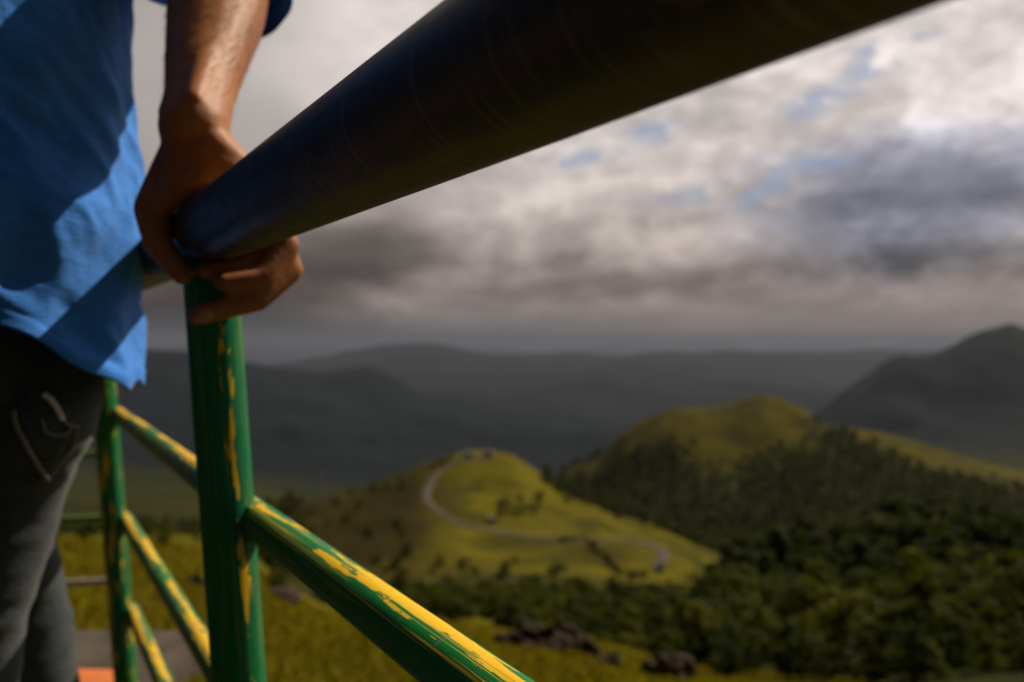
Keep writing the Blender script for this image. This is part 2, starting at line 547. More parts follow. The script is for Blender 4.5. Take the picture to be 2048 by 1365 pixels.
M = {}
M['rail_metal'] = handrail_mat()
M['post_paint'] = paint_mat('flaking_green_post_paint', 0.34, 0.75, 2.3, (0.0935, 0.014, 0.13), 0.0, 14)
M['post_paint_far'] = paint_mat('flaking_green_yellow_post_paint', 0.39, 0.4, 7.9, None, 0.0, 12)
M['rail_paint'] = paint_mat('green_rail_paint_with_yellow_remnants', 0.45, 0.8, 0.0, (0.0235, 0.0150, 0.19))
M['rail_paint_low'] = paint_mat('yellow_rail_paint_over_green', 0.44, 0.6, 11.3, (0.0235, 0.018, 0.16), 0.5)
M['skin'] = skin_mat()
M['shirt'] = cloth_mat('blue_shirt_cotton', (0.030, 0.185, 0.66), (0.055, 0.27, 0.86), fold=0.9)
M['jeans'] = cloth_mat('dark_grey_denim', (0.024, 0.031, 0.038), (0.062, 0.076, 0.088), fold=0.5)
M['thread'] = plain_mat('pale_thread', (0.78, 0.70, 0.62), (0.85, 0.78, 0.70), 300, 0.7, 0.1, 0.001)
M['seam'] = plain_mat('grey_seam', (0.22, 0.20, 0.17), (0.30, 0.27, 0.23), 200, 0.8, 0.1, 0.001)
M['nail'] = plain_mat('fingernail', (0.36, 0.17, 0.10), (0.42, 0.21, 0.13), 60, 0.3, 0.05, 0.001)
M['hair'] = plain_mat('black_hair', (0.008, 0.007, 0.006), (0.02, 0.016, 0.013), 80, 0.45, 0.5, 0.004)
M['armhair'] = plain_mat('fine_arm_hair', (0.03, 0.014, 0.008), (0.05, 0.024, 0.012), 40, 1.0, 0.0)
M['armhair'].node_tree.nodes['Principled BSDF'].inputs['Specular IOR Level'].default_value = 0.0
M['shoe'] = plain_mat('dark_shoe_leather', (0.02, 0.016, 0.013), (0.04, 0.03, 0.024), 20, 0.5, 0.2, 0.003)
M['orange'] = plain_mat('orange_painted_concrete', (0.44, 0.10, 0.025), (0.56, 0.15, 0.04), 7, 0.8, 0.35, 0.006)
M['slab'] = slab_mat()
M['concrete'] = plain_mat('grey_concrete', (0.055, 0.045, 0.035), (0.11, 0.09, 0.07), 5, 0.9, 0.4, 0.008)
M['rock'] = plain_mat('dark_brown_rock', (0.018, 0.011, 0.006), (0.060, 0.038, 0.022), 1.6, 0.9, 0.9, 0.12, 9)
M['bark'] = plain_mat('bark', (0.035, 0.026, 0.018), (0.08, 0.06, 0.04), 4, 0.95, 0.6, 0.03)
M['leaf_dark'] = leaf_mat('dark_leaves', (0.018, 0.028, 0.0015), (0.044, 0.060, 0.0025), (0.075, 0.080, 0.003))
M['leaf_mid'] = leaf_mat('green_leaves', (0.036, 0.048, 0.002), (0.078, 0.092, 0.004), (0.12, 0.115, 0.005))
M['leaf_far'] = leaf_mat('far_leaves', (0.034, 0.040, 0.003), (0.062, 0.066, 0.005), (0.080, 0.078, 0.006))
M['blade'] = leaf_mat('grass_blades', (0.13, 0.115, 0.004), (0.22, 0.175, 0.005), (0.26, 0.20, 0.007))
M['asphalt'] = plain_mat('pale_worn_asphalt', (0.050, 0.038, 0.029), (0.085, 0.064, 0.048), 0.4, 0.95, 0.1, 0.05)
M['plaster'] = plain_mat('pale_plaster', (0.36, 0.26, 0.19), (0.46, 0.34, 0.25), 1.0, 0.9, 0.1, 0.02)
M['roof_grey'] = plain_mat('grey_sheet_roof', (0.10, 0.10, 0.10), (0.16, 0.15, 0.15), 1.0, 0.7, 0.1, 0.02)
M['dark'] = plain_mat('dark_opening', (0.015, 0.015, 0.015), (0.03, 0.028, 0.026), 2.0, 0.6, 0.1, 0.02)
M['polem'] = plain_mat('pale_concrete_pole', (0.24, 0.22, 0.19), (0.32, 0.29, 0.25), 1.0, 0.9, 0.1, 0.02)

# ------------------------------------------------------------------ terrain
KY = np.array([0.6, 2, 5, 12, 30, 60, 110, 170, 250, 320, 400, 480, 560, 680, 820, 1000, 1500, 2200, 3000, 3800, 5000, 6500, 9000, 14000, 20000, 60000], float)
# photo row at which the ground of each column lies at each of those distances
COLS = {
    -3200: [3300, 1520, 1280, 1170, 1110, 1090, 1120, 1180, 1200, 1180, 1150, 1100, 1060, 1000, 960, 920, 860, 800, 770, 730, 690, 730, 750, 755, 740, 703],
    -700: [3300, 1520, 1280, 1170, 1110, 1085, 1120, 1180, 1200, 1180, 1150, 1100, 1060, 1010, 970, 940, 880, 820, 780, 730, 690, 730, 750, 755, 740, 703],
    -50: [3300, 1520, 1275, 1160, 1100, 1075, 1120, 1180, 1200, 1180, 1150, 1100, 1070, 1030, 1000, 970, 920, 860, 820, 760, 700, 750, 765, 760, 740, 703],
    250: [3300, 1520, 1270, 1150, 1092, 1066, 1115, 1180, 1200, 1180, 1150, 1100, 1070, 1040, 1010, 990, 940, 890, 840, 780, 704, 755, 770, 760, 740, 703],
    450: [3300, 1525, 1290, 1185, 1125, 1085, 1110, 1160, 1180, 1160, 1120, 1070, 1070, 1050, 1030, 1000, 950, 900, 850, 790, 712, 760, 772, 750, 740, 703],
    560: [3300, 1530, 1312, 1235, 1190, 1165, 1170, 1170, 1150, 1090, 1035, 1020, 1070, 1080, 1060, 1030, 970, 910, 855, 795, 730, 770, 775, 735, 740, 703],
    650: [3300, 1535, 1330, 1272, 1240, 1215, 1210, 1200, 1150, 1080, 1012, 998, 1060, 1100, 1080, 1050, 980, 920, 860, 805, 741, 780, 775, 720, 740, 703],
    740: [3300, 1535, 1335, 1280, 1248, 1222, 1212, 1200, 1145, 1070, 1000, 972, 1030, 1090, 1080, 1055, 990, 930, 870, 810, 733, 785, 775, 706, 740, 703],
    800: [3300, 1540, 1338, 1283, 1252, 1225, 1212, 1200, 1142, 1065, 992, 950, 1000, 1075, 1080, 1058, 995, 935, 875, 820, 757, 788, 775, 700, 740, 703],
    850: [3300, 1540, 1340, 1285, 1255, 1228, 1212, 1198, 1140, 1062, 985, 933, 965, 1060, 1080, 1060, 1000, 940, 880, 832, 790, 790, 774, 699, 740, 703],
    910: [3300, 1540, 1343, 1288, 1260, 1232, 1212, 1195, 1136, 1076, 1000, 915, 945, 1055, 1080, 1060, 1005, 945, 885, 842, 808, 790, 772, 703, 740, 703],
    960: [3300, 1540, 1345, 1292, 1265, 1236, 1212, 1190, 1130, 1085, 1012, 904, 940, 1050, 1080, 1060, 1010, 950, 890, 850, 820, 790, 770, 709, 740, 703],
    1010: [3300, 1545, 1350, 1298, 1270, 1240, 1214, 1188, 1130, 1088, 1020, 910, 945, 1050, 1080, 1050, 1010, 952, 892, 855, 824, 790, 764, 712, 740, 703],
    1080: [3300, 1550, 1360, 1308, 1280, 1246, 1217, 1184, 1132, 1090, 1034, 952, 985, 1050, 1060, 1030, 1010, 955, 895, 860, 826, 788, 757, 713, 740, 703],
    1120: [3300, 1552, 1368, 1315, 1287, 1250, 1219, 1182, 1131, 1090, 1038, 985, 1010, 1040, 955, 990, 1010, 955, 895, 860, 826, 786, 754, 713, 740, 703],
    1200: [3300, 1560, 1385, 1330, 1300, 1258, 1224, 1182, 1130, 1090, 1042, 1020, 1050, 1000, 912, 950, 1010, 955, 895, 860, 826, 784, 750, 713, 740, 703],
    1260: [3300, 1565, 1395, 1342, 1312, 1265, 1228, 1186, 1134, 1094, 1062, 1035, 1060, 970, 855, 900, 990, 950, 895, 860, 826, 783, 747, 713, 740, 703],
    1320: [3300, 1570, 1410, 1355, 1328, 1276, 1235, 1195, 1142, 1102, 1080, 1058, 1075, 955, 828, 880, 980, 945, 895, 860, 826, 782, 746, 713, 740, 703],
    1380: [3300, 1575, 1420, 1366, 1340, 1285, 1236, 1204, 1150, 1114, 1100, 1085, 1080, 950, 815, 872, 970, 940, 895, 860, 826, 783, 748, 713, 740, 703],
    1440: [3300, 1580, 1428, 1376, 1350, 1290, 1234, 1196, 1190, 1160, 1122, 1110, 1080, 945, 812, 868, 960, 930, 890, 860, 826, 784, 755, 713, 740, 703],
    1525: [3300, 1590, 1440, 1388, 1360, 1292, 1222, 1172, 1205, 1195, 1160, 1130, 1065, 940, 797, 858, 945, 910, 868, 850, 826, 786, 765, 713, 740, 703],
    1600: [3300, 1595, 1448, 1394, 1366, 1290, 1212, 1160, 1205, 1200, 1160, 1120, 1050, 940, 815, 868, 950, 905, 845, 845, 826, 788, 775, 713, 740, 703],
    1650: [3300, 1600, 1452, 1398, 1368, 1288, 1206, 1152, 1205, 1200, 1160, 1110, 1040, 940, 850, 890, 950, 900, 816, 840, 826, 789, 782, 713, 740, 703],
    1700: [3300, 1600, 1455, 1400, 1368, 1286, 1202, 1145, 1200, 1200, 1155, 1105, 1035, 945, 858, 900, 945, 890, 772, 820, 826, 790, 788, 713, 740, 703],
    1800: [3300, 1600, 1458, 1400, 1366, 1284, 1196, 1128, 1195, 1195, 1150, 1095, 1030, 950, 878, 925, 930, 860, 712, 780, 820, 790, 788, 713, 740, 703],
    1880: [3300, 1600, 1460, 1400, 1364, 1282, 1192, 1120, 1190, 1195, 1150, 1090, 1030, 955, 896, 935, 925, 840, 704, 770, 815, 790, 788, 713, 740, 703],
    1950: [3300, 1600, 1460, 1400, 1362, 1280, 1190, 1116, 1190, 1195, 1150, 1090, 1030, 965, 916, 950, 920, 830, 671, 760, 810, 790, 788, 713, 740, 703],
    2022: [3300, 1600, 1460, 1400, 1360, 1278, 1188, 1112, 1190, 1195, 1150, 1090, 1035, 975, 936, 965, 920, 815, 652, 750, 800, 790, 788, 713, 740, 703],
    2060: [3300, 1600, 1460, 1400, 1360, 1278, 1187, 1110, 1190, 1195, 1150, 1090, 1040, 980, 946, 970, 920, 810, 664, 750, 800, 790, 788, 713, 740, 703],
    2300: [3300, 1600, 1460, 1400, 1360, 1275, 1185, 1105, 1190, 1195, 1150, 1090, 1045, 1000, 985, 980, 910, 800, 668, 750, 790, 790, 788, 713, 740, 703],
    3000: [3300, 1600, 1460, 1400, 1360, 1275, 1185, 1105, 1190, 1195, 1150, 1090, 1045, 1010, 1000, 980, 900, 800, 660, 740, 780, 790, 788, 713, 740, 703],
    5200: [3300, 1600, 1460, 1400, 1360, 1275, 1185, 1105, 1190, 1195, 1150, 1090, 1045, 1010, 1000, 980, 900, 800, 700, 740, 780, 790, 788, 713, 740, 703],
}
CX = np.array(sorted(COLS), float)
TAB = np.array([COLS[int(c)] for c in CX], float)
TAB[CX > 1640, 18] -= 14          # rows: column, cols: distance
LKY = np.log(KY)


def hermite(xk, fk, x, axis=0):
    """monotone-ish cubic through the knots, vectorised on the other axis"""
    fk = np.moveaxis(np.asarray(fk, float), axis, 0)
    h = np.diff(xk)
    dlt = (fk[1:] - fk[:-1]) / h.reshape(-1, *([1] * (fk.ndim - 1)))
    m = np.zeros_like(fk)
    m[0], m[-1] = dlt[0], dlt[-1]
    same = dlt[1:] * dlt[:-1] > 0
    with np.errstate(divide='ignore', invalid='ignore'):
        hm = 2 * dlt[1:] * dlt[:-1] / (dlt[1:] + dlt[:-1])
    m[1:-1] = np.where(same, np.nan_to_num(hm), 0)
    i = np.clip(np.searchsorted(xk, x) - 1, 0, len(xk) - 2)
    tt = np.clip((x - xk[i]) / h[i], 0, 1).reshape(-1, *([1] * (fk.ndim - 1)))
    hh = h[i].reshape(tt.shape)
    t2, t3 = tt * tt, tt ** 3
    r = (2 * t3 - 3 * t2 + 1) * fk[i] + (t3 - 2 * t2 + tt) * hh * m[i] + (-2 * t3 + 3 * t2) * fk[i + 1] + (t3 - t2) * hh * m[i + 1]
    return np.moveaxis(r, 0, axis)


NG = rng.random((256, 256))


def vnoise(x, y):
    xi, yi = np.floor(x).astype(int), np.floor(y).astype(int)
    fx, fy = x - xi, y - yi
    fx, fy = fx * fx * (3 - 2 * fx), fy * fy * (3 - 2 * fy)
    g = lambda a, b: NG[a % 256, b % 256]
    return (g(xi, yi) * (1 - fx) + g(xi + 1, yi) * fx) * (1 - fy) + (g(xi, yi + 1) * (1 - fx) + g(xi + 1, yi + 1) * fx) * fy - 0.5


def fbm(x, y, o=5):
    r, a = 0, 1.0
    for k in range(o):
        r = r + a * vnoise(x * 2 ** k + 17 * k, y * 2 ** k + 5 * k)
        a *= 0.5
    return r


# regular fine table of the terrain in (column, log distance); everything that stands on the ground is looked up in it
NU, NY_ = 640, 620
GU = np.concatenate([np.linspace(-3200, -60, 90, endpoint=False), np.linspace(-60, 2110, 460, endpoint=False), np.linspace(2110, 5200, 90)])
GL = np.linspace(math.log(0.6), math.log(60000), NY_)
tmp = hermite(LKY, TAB, GL, axis=1)
ROW = hermite(CX, tmp, GU, axis=0)
uu = (GU[:, None] - 1024) / FPX
YY = np.exp(GL)[None, :] * np.ones_like(uu)
XX = uu * YY
# undulation grows with distance, never more than real hills have
lam = np.clip(YY * 0.10, 1.2, 900)
lv = np.log(YY)
nz = fbm(XX / np.exp(np.round(0 * lv)) / 60.0, YY / 60.0, 5) * 3.0 * np.clip((YY - 60) / 300, 0, 1) \
    + fbm(XX / 6.0, YY / 6.0, 4) * 0.5 * np.clip((YY - 3) / 25, 0, 1) * np.clip((900 - YY) / 600, 0, 1) \
    + (0.5 - 2.0 * np.abs(fbm(XX / 75.0 + 9, YY / 75.0, 4))) * 4.0 * np.clip((YY - 200) / 120, 0, 1) * np.clip((1100 - YY) / 300, 0, 1) \
    - np.abs(fbm(XX / 300.0 + 3, YY / 420.0, 5)) * 70 * np.clip((YY - 1500) / 1000, 0, 1) * np.clip((4600 - YY) / 800, 0, 1) \
    + fbm(XX / 700.0, YY / 700.0, 5) * 90 * np.clip((YY - 1500) / 2500, 0, 1) * np.clip((30000 - YY) / 20000, 0, 1) \
    + np.clip(fbm(XX / 5200.0 + 3.3, YY / 3000.0, 5) + 0.05, -0.2, 1) * 0.020 * YY * np.clip((YY - 8500) / 6000, 0, 1)
ZZ = HC + (674 - ROW) / FPX * YY + nz
ZZ += fbm(XX / 1.4, YY / 1.4, 3) * 0.12 * np.clip((YY - 2) / 4, 0, 1) * np.clip((60 - YY) / 30, 0, 1)


def ground(x, y):
    """height of the terrain at world x, y (y > 0.6)"""
    px = x / y * FPX + 1024
    i = int(np.clip(np.searchsorted(GU, px) - 1, 0, NU - 2))
    fx = min(1, max(0, (px - GU[i]) / (GU[i + 1] - GU[i])))
    l = (math.log(max(y, 0.61)) - GL[0]) / (GL[1] - GL[0])
    j = int(min(max(l, 0), NY_ - 2))
    fy = min(1, max(0, l - j))
    return float((ZZ[i, j] * (1 - fx) + ZZ[i + 1, j] * fx) * (1 - fy) + (ZZ[i, j + 1] * (1 - fx) + ZZ[i + 1, j + 1] * fx) * fy)


def hit(px, py, y0=1.0, y1=60000):
    """where the sight line through a photo pixel meets the terrain"""
    last = None
    y = y0
    while y < y1:
        p = P(px, py, y)
        g = ground(p.x, y)
        if p.z < g:
            lo, hi = y / 1.01, y
            for _ in range(20):
                m_ = 0.5 * (lo + hi)
                q = P(px, py, m_)
                if q.z < ground(q.x, m_): hi = m_
                else: lo = m_
            q = P(px, py, hi)
            return Vector((q.x, hi, ground(q.x, hi)))
        y *= 1.01
    return None


def build_terrain():
    V = np.stack([XX, YY, ZZ], -1).reshape(-1, 3)
    i = np.arange(NU - 1)[:, None] * NY_ + np.arange(NY_ - 1)[None, :]
    F = np.stack([i, i + NY_, i + NY_ + 1, i + 1], -1).reshape(-1, 4)
    me = np_mesh('terrain', V, F)
    px = GU[:, None] + 0 * YY
    row = ROW
    n = fbm(XX / 40, YY / 40, 4) + 0.6 * fbm(XX / 9 + 40, YY / 9, 3)
    # ground cover: 1 = wood floor, 0 = grass
    wood = np.zeros_like(YY)
    hill = (YY > 560) & (px > 1080)
    edge = np.interp(px, [1100, 1180, 1250, 1330, 1400, 1460, 1525, 1600, 1650, 1700, 1800, 1900, 2048, 2400],
                     [960, 915, 875, 880, 900, 930, 910, 880, 858, 862, 900, 930, 965, 1000])
    wood = np.where(hill, np.clip((row - edge) / 30 + n * 1.6, 0, 1), wood)
    wood = np.where(YY > 1100, 1, wood)
    near = (YY > 25) & (YY < 330) & (px > 1150)
    wood = np.where(near, np.clip((px - 1330) / 120 + n * 0.8, 0, 1), wood)
    left = (YY > 90) & (YY < 1100) & (px < 600)
    wood = np.where(left, np.clip((600 - px) / 80 + n, 0, 1), wood)
    mid = (YY > 110) & (YY < 260) & (px >= 600) & (px < 1330)
    wood = np.where(mid, np.clip(0.25 + n * 1.2, 0, 1), wood)
    a = me.attributes.new('wood', 'FLOAT', 'POINT')
    a.data.foreach_set('value', wood.astype(np.float32).ravel())
    # dark olive ground on the shoulder that falls away left of the road
    olive = np.clip(1.4 - np.abs(YY - 330) / 170, 0, 1) * np.clip((930 - px) / 130, 0, 1) * np.clip((px - 430) / 120, 0, 1)
    olive = np.clip(olive * (1.3 + n), 0, 1)
    olive = np.maximum(olive, 0.45 * np.clip((YY - 560) / 120, 0, 1))
    b = me.attributes.new('olive', 'FLOAT', 'POINT')
    b.data.foreach_set('value', olive.astype(np.float32).ravel())
    m, t, bs = mat('hillside_ground')
    pos = t.new('ShaderNodeNewGeometry').outputs['Position']
    at = t.new('ShaderNodeAttribute', attribute_name='wood').outputs['Fac']
    ad = t.new('ShaderNodeAttribute', attribute_name='olive').outputs['Fac']
    n1 = t.noise(pos, 0.045, 6, 0.65)
    n2 = t.noise(pos, 0.5, 5, 0.6)
    n3 = t.noise(pos, 6.0, 4, 0.6)
    n4 = t.noise(pos, 0.009, 5, 0.6)
    grass = t.mix(t.ramp(n1, 0.35, 0.65), (0.075, 0.067, 0.002), (0.125, 0.104, 0.003))
    grass = t.mix(t.math('MULTIPLY', t.ramp(n2, 0.42, 0.7), 0.6), grass, (0.040, 0.042, 0.002))
    n5 = t.noise(pos, 0.022, 6, 0.7, 0.6)
    grass = t.mix(t.math('MULTIPLY', t.ramp(n5, 0.46, 0.58), 0.85), grass, (0.032, 0.031, 0.002))
    n7 = t.noise(pos, 0.075, 5, 0.7, 1.0)
    grass = t.mix(t.math('MULTIPLY', t.ramp(n7, 0.60, 0.66), 0.6), grass, (0.075, 0.040, 0.012))
    grass = t.mix(t.math('MULTIPLY', t.ramp(n3, 0.5, 0.75), 0.5), grass, (0.05, 0.045, 0.006))
    dark_olive = t.mix(t.ramp(n2, 0.35, 0.65), (0.012, 0.0105, 0.001), (0.034, 0.027, 0.0015))
    grass = t.mix(ad, grass, dark_olive)
    floor_ = t.mix(t.ramp(n2, 0.35, 0.65), (0.014, 0.017, 0.003), (0.029, 0.031, 0.004))
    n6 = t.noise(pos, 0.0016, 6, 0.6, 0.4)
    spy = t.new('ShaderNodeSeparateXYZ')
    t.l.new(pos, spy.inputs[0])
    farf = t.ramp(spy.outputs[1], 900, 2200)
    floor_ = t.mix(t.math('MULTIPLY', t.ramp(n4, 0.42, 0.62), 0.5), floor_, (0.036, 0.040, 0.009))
    farc = t.mix(t.ramp(n6, 0.4, 0.65), (0.003, 0.007, 0.010), (0.007, 0.012, 0.015))  # cloud shade put into the far ground's colour, dark and bluish
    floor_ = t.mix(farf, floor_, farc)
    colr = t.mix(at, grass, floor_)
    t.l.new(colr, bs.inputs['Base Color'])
    bs.inputs['Roughness'].default_value = 1.0
    bs.inputs['Specular IOR Level'].default_value = 0.05
    bump(t, bs, t.math('ADD', t.math('MULTIPLY', n2, 1.0), t.math('MULTIPLY', n3, 0.12)), 0.6, 0.6)
    o = link('terrain', me, m)
    tag(o, 'grass hills and wooded valley falling away to a hazy plain', 'terrain', kind='structure')


build_terrain()

# the hill goes on behind the viewer
bm = bmesh.new()
vs = [bm.verts.new(v) for v in ((-60, -90, -2.5), (60, -90, -6.0), (60, 0.62, -6.0), (3, 0.62, -0.32), (-3, 0.62, -0.32), (-60, 0.62, -0.6))]
bm.faces.new(vs)
me = bpy.data.meshes.new('hillside'); bm.to_mesh(me); bm.free()
M['soil'] = plain_mat('darkened_soil', (0.012, 0.010, 0.008), (0.03, 0.026, 0.018), 0.8, 0.95, 0.3, 0.05)  # colour darkened for cloud shade, to cut light bounced onto the rails
tag(link('hillside', me, M['soil'], smooth=False), 'earth ground behind the platform, darkened as if under cloud', 'hillside', kind='structure')

def ball(bm, c, r, seg=14):
    bmesh.ops.create_uvsphere(bm, u_segments=seg, v_segments=seg // 2 + 2, radius=r, matrix=Matrix.Translation(c))


def ellipsoid(bm, c, rx, ry, rz, ax=None, ay=None, az_=None):
    ax = ax or Vector((1, 0, 0)); ay = ay or Vector((0, 1, 0)); az_ = az_ or Vector((0, 0, 1))
    m = Matrix((ax * rx, ay * ry, az_ * rz)).transposed().to_4x4()
    m.translation = Vector(c)
    bmesh.ops.create_uvsphere(bm, u_segments=24, v_segments=16, radius=1.0, matrix=m)


def limb(bm, pts, rad, seg=16):
    """row of tapered pieces with a ball at each joint (closed volumes, fused afterwards)"""
    for k, (p, r) in enumerate(zip(pts, rad)):
        ball(bm, p, r, seg)
        if k:
            a, b = Vector(pts[k - 1]), Vector(p)
            d = b - a
            if d.length < 1e-6:
                continue
            e1, e2 = frame_of(d)
            ra, rb = rad[k - 1], r
            va = [bm.verts.new(a + e1 * (ra * math.cos(2 * math.pi * j / seg)) + e2 * (ra * math.sin(2 * math.pi * j / seg))) for j in range(seg)]
            vb = [bm.verts.new(b + e1 * (rb * math.cos(2 * math.pi * j / seg)) + e2 * (rb * math.sin(2 * math.pi * j / seg))) for j in range(seg)]
            for j in range(seg):
                bm.faces.new((va[j], va[(j + 1) % seg], vb[(j + 1) % seg], vb[j]))
            bm.faces.new(va[::-1]); bm.faces.new(vb)


# ------------------------------------------------------------------ railing frame
TH = math.atan2(1024 - 30.5, FPX)
DV = Vector((-math.sin(TH), math.cos(TH), 0))      # along the railing, away from the viewer
NV = Vector((math.cos(TH), math.sin(TH), 0))       # outwards, over the slope
KV = Vector((0, 0, 1))
D0, Z0, LEAN = 0.149, 0.0947, 0.066
ROFF = 0.024                                       # the lower rails are welded to the outer side of the posts                # the posts lean outwards at the foot


def RP(t_, n_=0.0, z_=None, lean=True):
    """point at t along the railing, n outwards of its (leaning) plane, z above the eye"""
    z_ = Z0 if z_ is None else z_
    off = D0 + (LEAN * (Z0 - z_) if lean else 0)
    return DV * t_ + NV * (off + n_) + Vector((0, 0, HC + z_))


def RH(t_, n_, z_):
    """same, measured from the axis of the hand rail"""
    return DV * t_ + NV * (D0 + n_) + Vector((0, 0, HC + Z0 + z_))


T1, T2 = 0.795, 2.00                              # near and far post
RZ = []
for tanc in (-0.876, -1.927, -2.728):
    q = (D0 + LEAN * Z0 + ROFF)
    RZ.append(tanc * q / (1 + LEAN * tanc))
print('rail heights', RZ)


def railing():
    root = empty('railing', RP(T1, 0, -HC))
    tag(root, 'pipe railing with dark hand rail and flaking green and yellow posts beside the man', 'railing')
    inv = Matrix.Translation(-root.location)

    def part(name, me, m):
        me.transform(inv)
        return link(name, me, m, root)
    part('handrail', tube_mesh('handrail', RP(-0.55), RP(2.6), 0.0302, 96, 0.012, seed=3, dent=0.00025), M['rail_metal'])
    for i, z in enumerate(RZ):
        segs = ((-0.62, T1), (T1, T2), (T2, T2 + 1.1))
        for j, (a, b) in enumerate(segs):
            r = 0.0160 if i == 0 else 0.0150
            mt = M['rail_paint'] if (i == 0 and j == 0) else M['rail_paint_low']
            if j == 2:
                continue
            part('rail', tube_mesh('rail', RP(a - 0.02, ROFF, z), RP(b + 0.02, ROFF, z), r, 64, 0.012, seed=i * 3 + j, dent=0.0003), mt)
    for t_, mt in ((T1, M['post_paint']), (T2, M['post_paint_far']), (-0.62, M['post_paint'])):
        pst = part('post', tube_mesh('post', RP(t_, 0, -HC - 0.25), RP(t_, 0, Z0 - 0.012), 0.0238, 72, 0.012, seed=t_ * 5, dent=0.0003), mt)
        # weld beads where rails meet the post
        for z in RZ:
            for sgn in (-1, 1):
                bmw = bmesh.new()
                path = []
                for k_ in range(9):
                    u_ = (k_ / 8 - 0.5) * 2
                    path.append(RP(t_ + sgn * (0.0178 + 0.002 * u_ * u_), ROFF * 0.52 + 0.002 * u_ * u_, z + 0.0125 * u_))
                limb(bmw, path, [0.0036 + 0.0009 * math.sin(k_ * 2.3 + z * 50) for k_ in range(9)], 10)
                me = bpy.data.meshes.new('weld'); bmw.to_mesh(me); bmw.free()
                me.transform(inv)
                link('weld', me, mt, pst)
    return root


railing()


def stair_railing():
    """lower railing section that closes the landing beyond the platform"""
    dep = 2.72
    zs = [(674 - y) / FPX * dep for y in (790, 908, 1036, 1163)]
    xr = (203 - 1024) / FPX * dep
    base = Vector((xr, dep, -0.30))
    root = empty('stair_railing', base)
    tag(root, 'thin pipe railing section seen past the man\'s legs beyond the far post', 'railing')
    inv = Matrix.Translation(-base)

    def part(name, me, m):
        me.transform(inv)
        return link(name, me, m, root)
    top = zs[0]
    foot = -HC - 0.35
    sh = 0.075
    for dx in (0.0, -1.35):
        part('post', tube_mesh('post', (xr + dx + sh * (top - foot), dep, HC + foot), (xr + dx, dep, HC + top), 0.0105, 32, 0.03), M['post_paint_far'])
    for k, z in enumerate(zs):
        xa = xr + sh * (top - z)
        part('rail', tube_mesh('rail', (xa - 1.35, dep - 0.08, HC + z - 0.035), (xa, dep, HC + z), 0.0112, 32, 0.03, seed=k),
             M['rail_paint_low'] if k < 3 else M['polem'])


stair_railing()

# ------------------------------------------------------------------ platform where the man stands
def prism(name, pts, z0, z1, m, label, cat, kind=None, bev=0.012):
    bm = bmesh.new()
    top = [bm.verts.new((p[0], p[1], z1)) for p in pts]
    bm.faces.new(top)
    r = bmesh.ops.extrude_face_region(bm, geom=bm.faces[:])
    for v in r['geom']:
        if isinstance(v, bmesh.types.BMVert):
            v.co.z = z0
    bmesh.ops.recalc_face_normals(bm, faces=bm.faces[:])
    bmesh.ops.bevel(bm, geom=[e for e in bm.edges], offset=bev, segments=2, affect='EDGES')
    me = bpy.data.meshes.new(name); bm.to_mesh(me); bm.free()
    return tag(link(name, me, m, smooth=False), label, cat, kind=kind)


def rp2(t_, n_):
    p = DV * t_ + NV * (D0 + LEAN * (Z0 + HC) + n_)
    return (p.x, p.y)


far_y = 2.36
e = rp2(-1.5, 0.07); f_ = None
tq = (far_y - (NV.y * (D0 + LEAN * (Z0 + HC) + 0.035))) / DV.y
p_far = DV * tq + NV * (D0 + LEAN * (Z0 + HC) + 0.035)
prism('platform', [rp2(-1.6, 0.035), (p_far.x, far_y), (p_far.x - 2.6, far_y + 0.05), (-3.4, -1.2)], -0.42, 0.0, M['slab'],
      'dark concrete platform with an orange painted edge under the man', 'platform', 'structure')
prism('landing', [(p_far.x + 0.03, far_y + 0.004), (p_far.x - 0.02, 3.05), (p_far.x - 2.6, 3.15), (p_far.x - 2.6, far_y + 0.055)], -0.55, -0.135, M['concrete'],
      'grey concrete landing one step below the platform', 'landing', 'structure')

# ------------------------------------------------------------------ the man
def fuse(name, bm, voxel, smooth_it=4, fac=0.5):
    me = bpy.data.meshes.new(name)
    bmesh.ops.recalc_face_normals(bm, faces=bm.faces[:])
    bm.to_mesh(me); bm.free()
    o = bpy.data.objects.new(name, me)
    COL.objects.link(o)
    md = o.modifiers.new('r', 'REMESH'); md.mode = 'VOXEL'; md.voxel_size = voxel; md.use_smooth_shade = True
    if smooth_it:
        sm = o.modifiers.new('s', 'SMOOTH'); sm.factor = fac; sm.iterations = smooth_it
    dg = bpy.context.evaluated_depsgraph_get()
    out = bpy.data.meshes.new_from_object(o.evaluated_get(dg))
    bpy.data.objects.remove(o)
    bpy.data.meshes.remove(me)
    out.name = name
    return out


FA = R(-52)                                            # the way the man faces (azimuth)
FW = Vector((math.sin(FA), math.cos(FA), 0))           # forward
RT = Vector((math.cos(FA), -math.sin(FA), 0))          # his right
UP = Vector((0, 0, 1))
TC = Vector((-0.575, 0.865, 0))                        # torso axis on the floor


def B(r_, f_, z_):
    return TC + RT * r_ + FW * f_ + Vector((0, 0, z_))


WRIST = RH(0.792, -0.012, 0.090)
ELBOW = P(446, -70, 0.95)
SHOULD = B(0.175, 0.0, 1.425)
HIP_R, HIP_L = P(40, 815, 0.93), P(-190, 815, 0.98)
KNEE_R, KNEE_L = P(-68, 1225, 0.93), P(30, 1150, 1.22)
ANK_R, ANK_L = P(-120, 1940, 1.10) , P(120, 1600, 1.36)
ANK_R.z = 0.085; ANK_L.z = 0.085


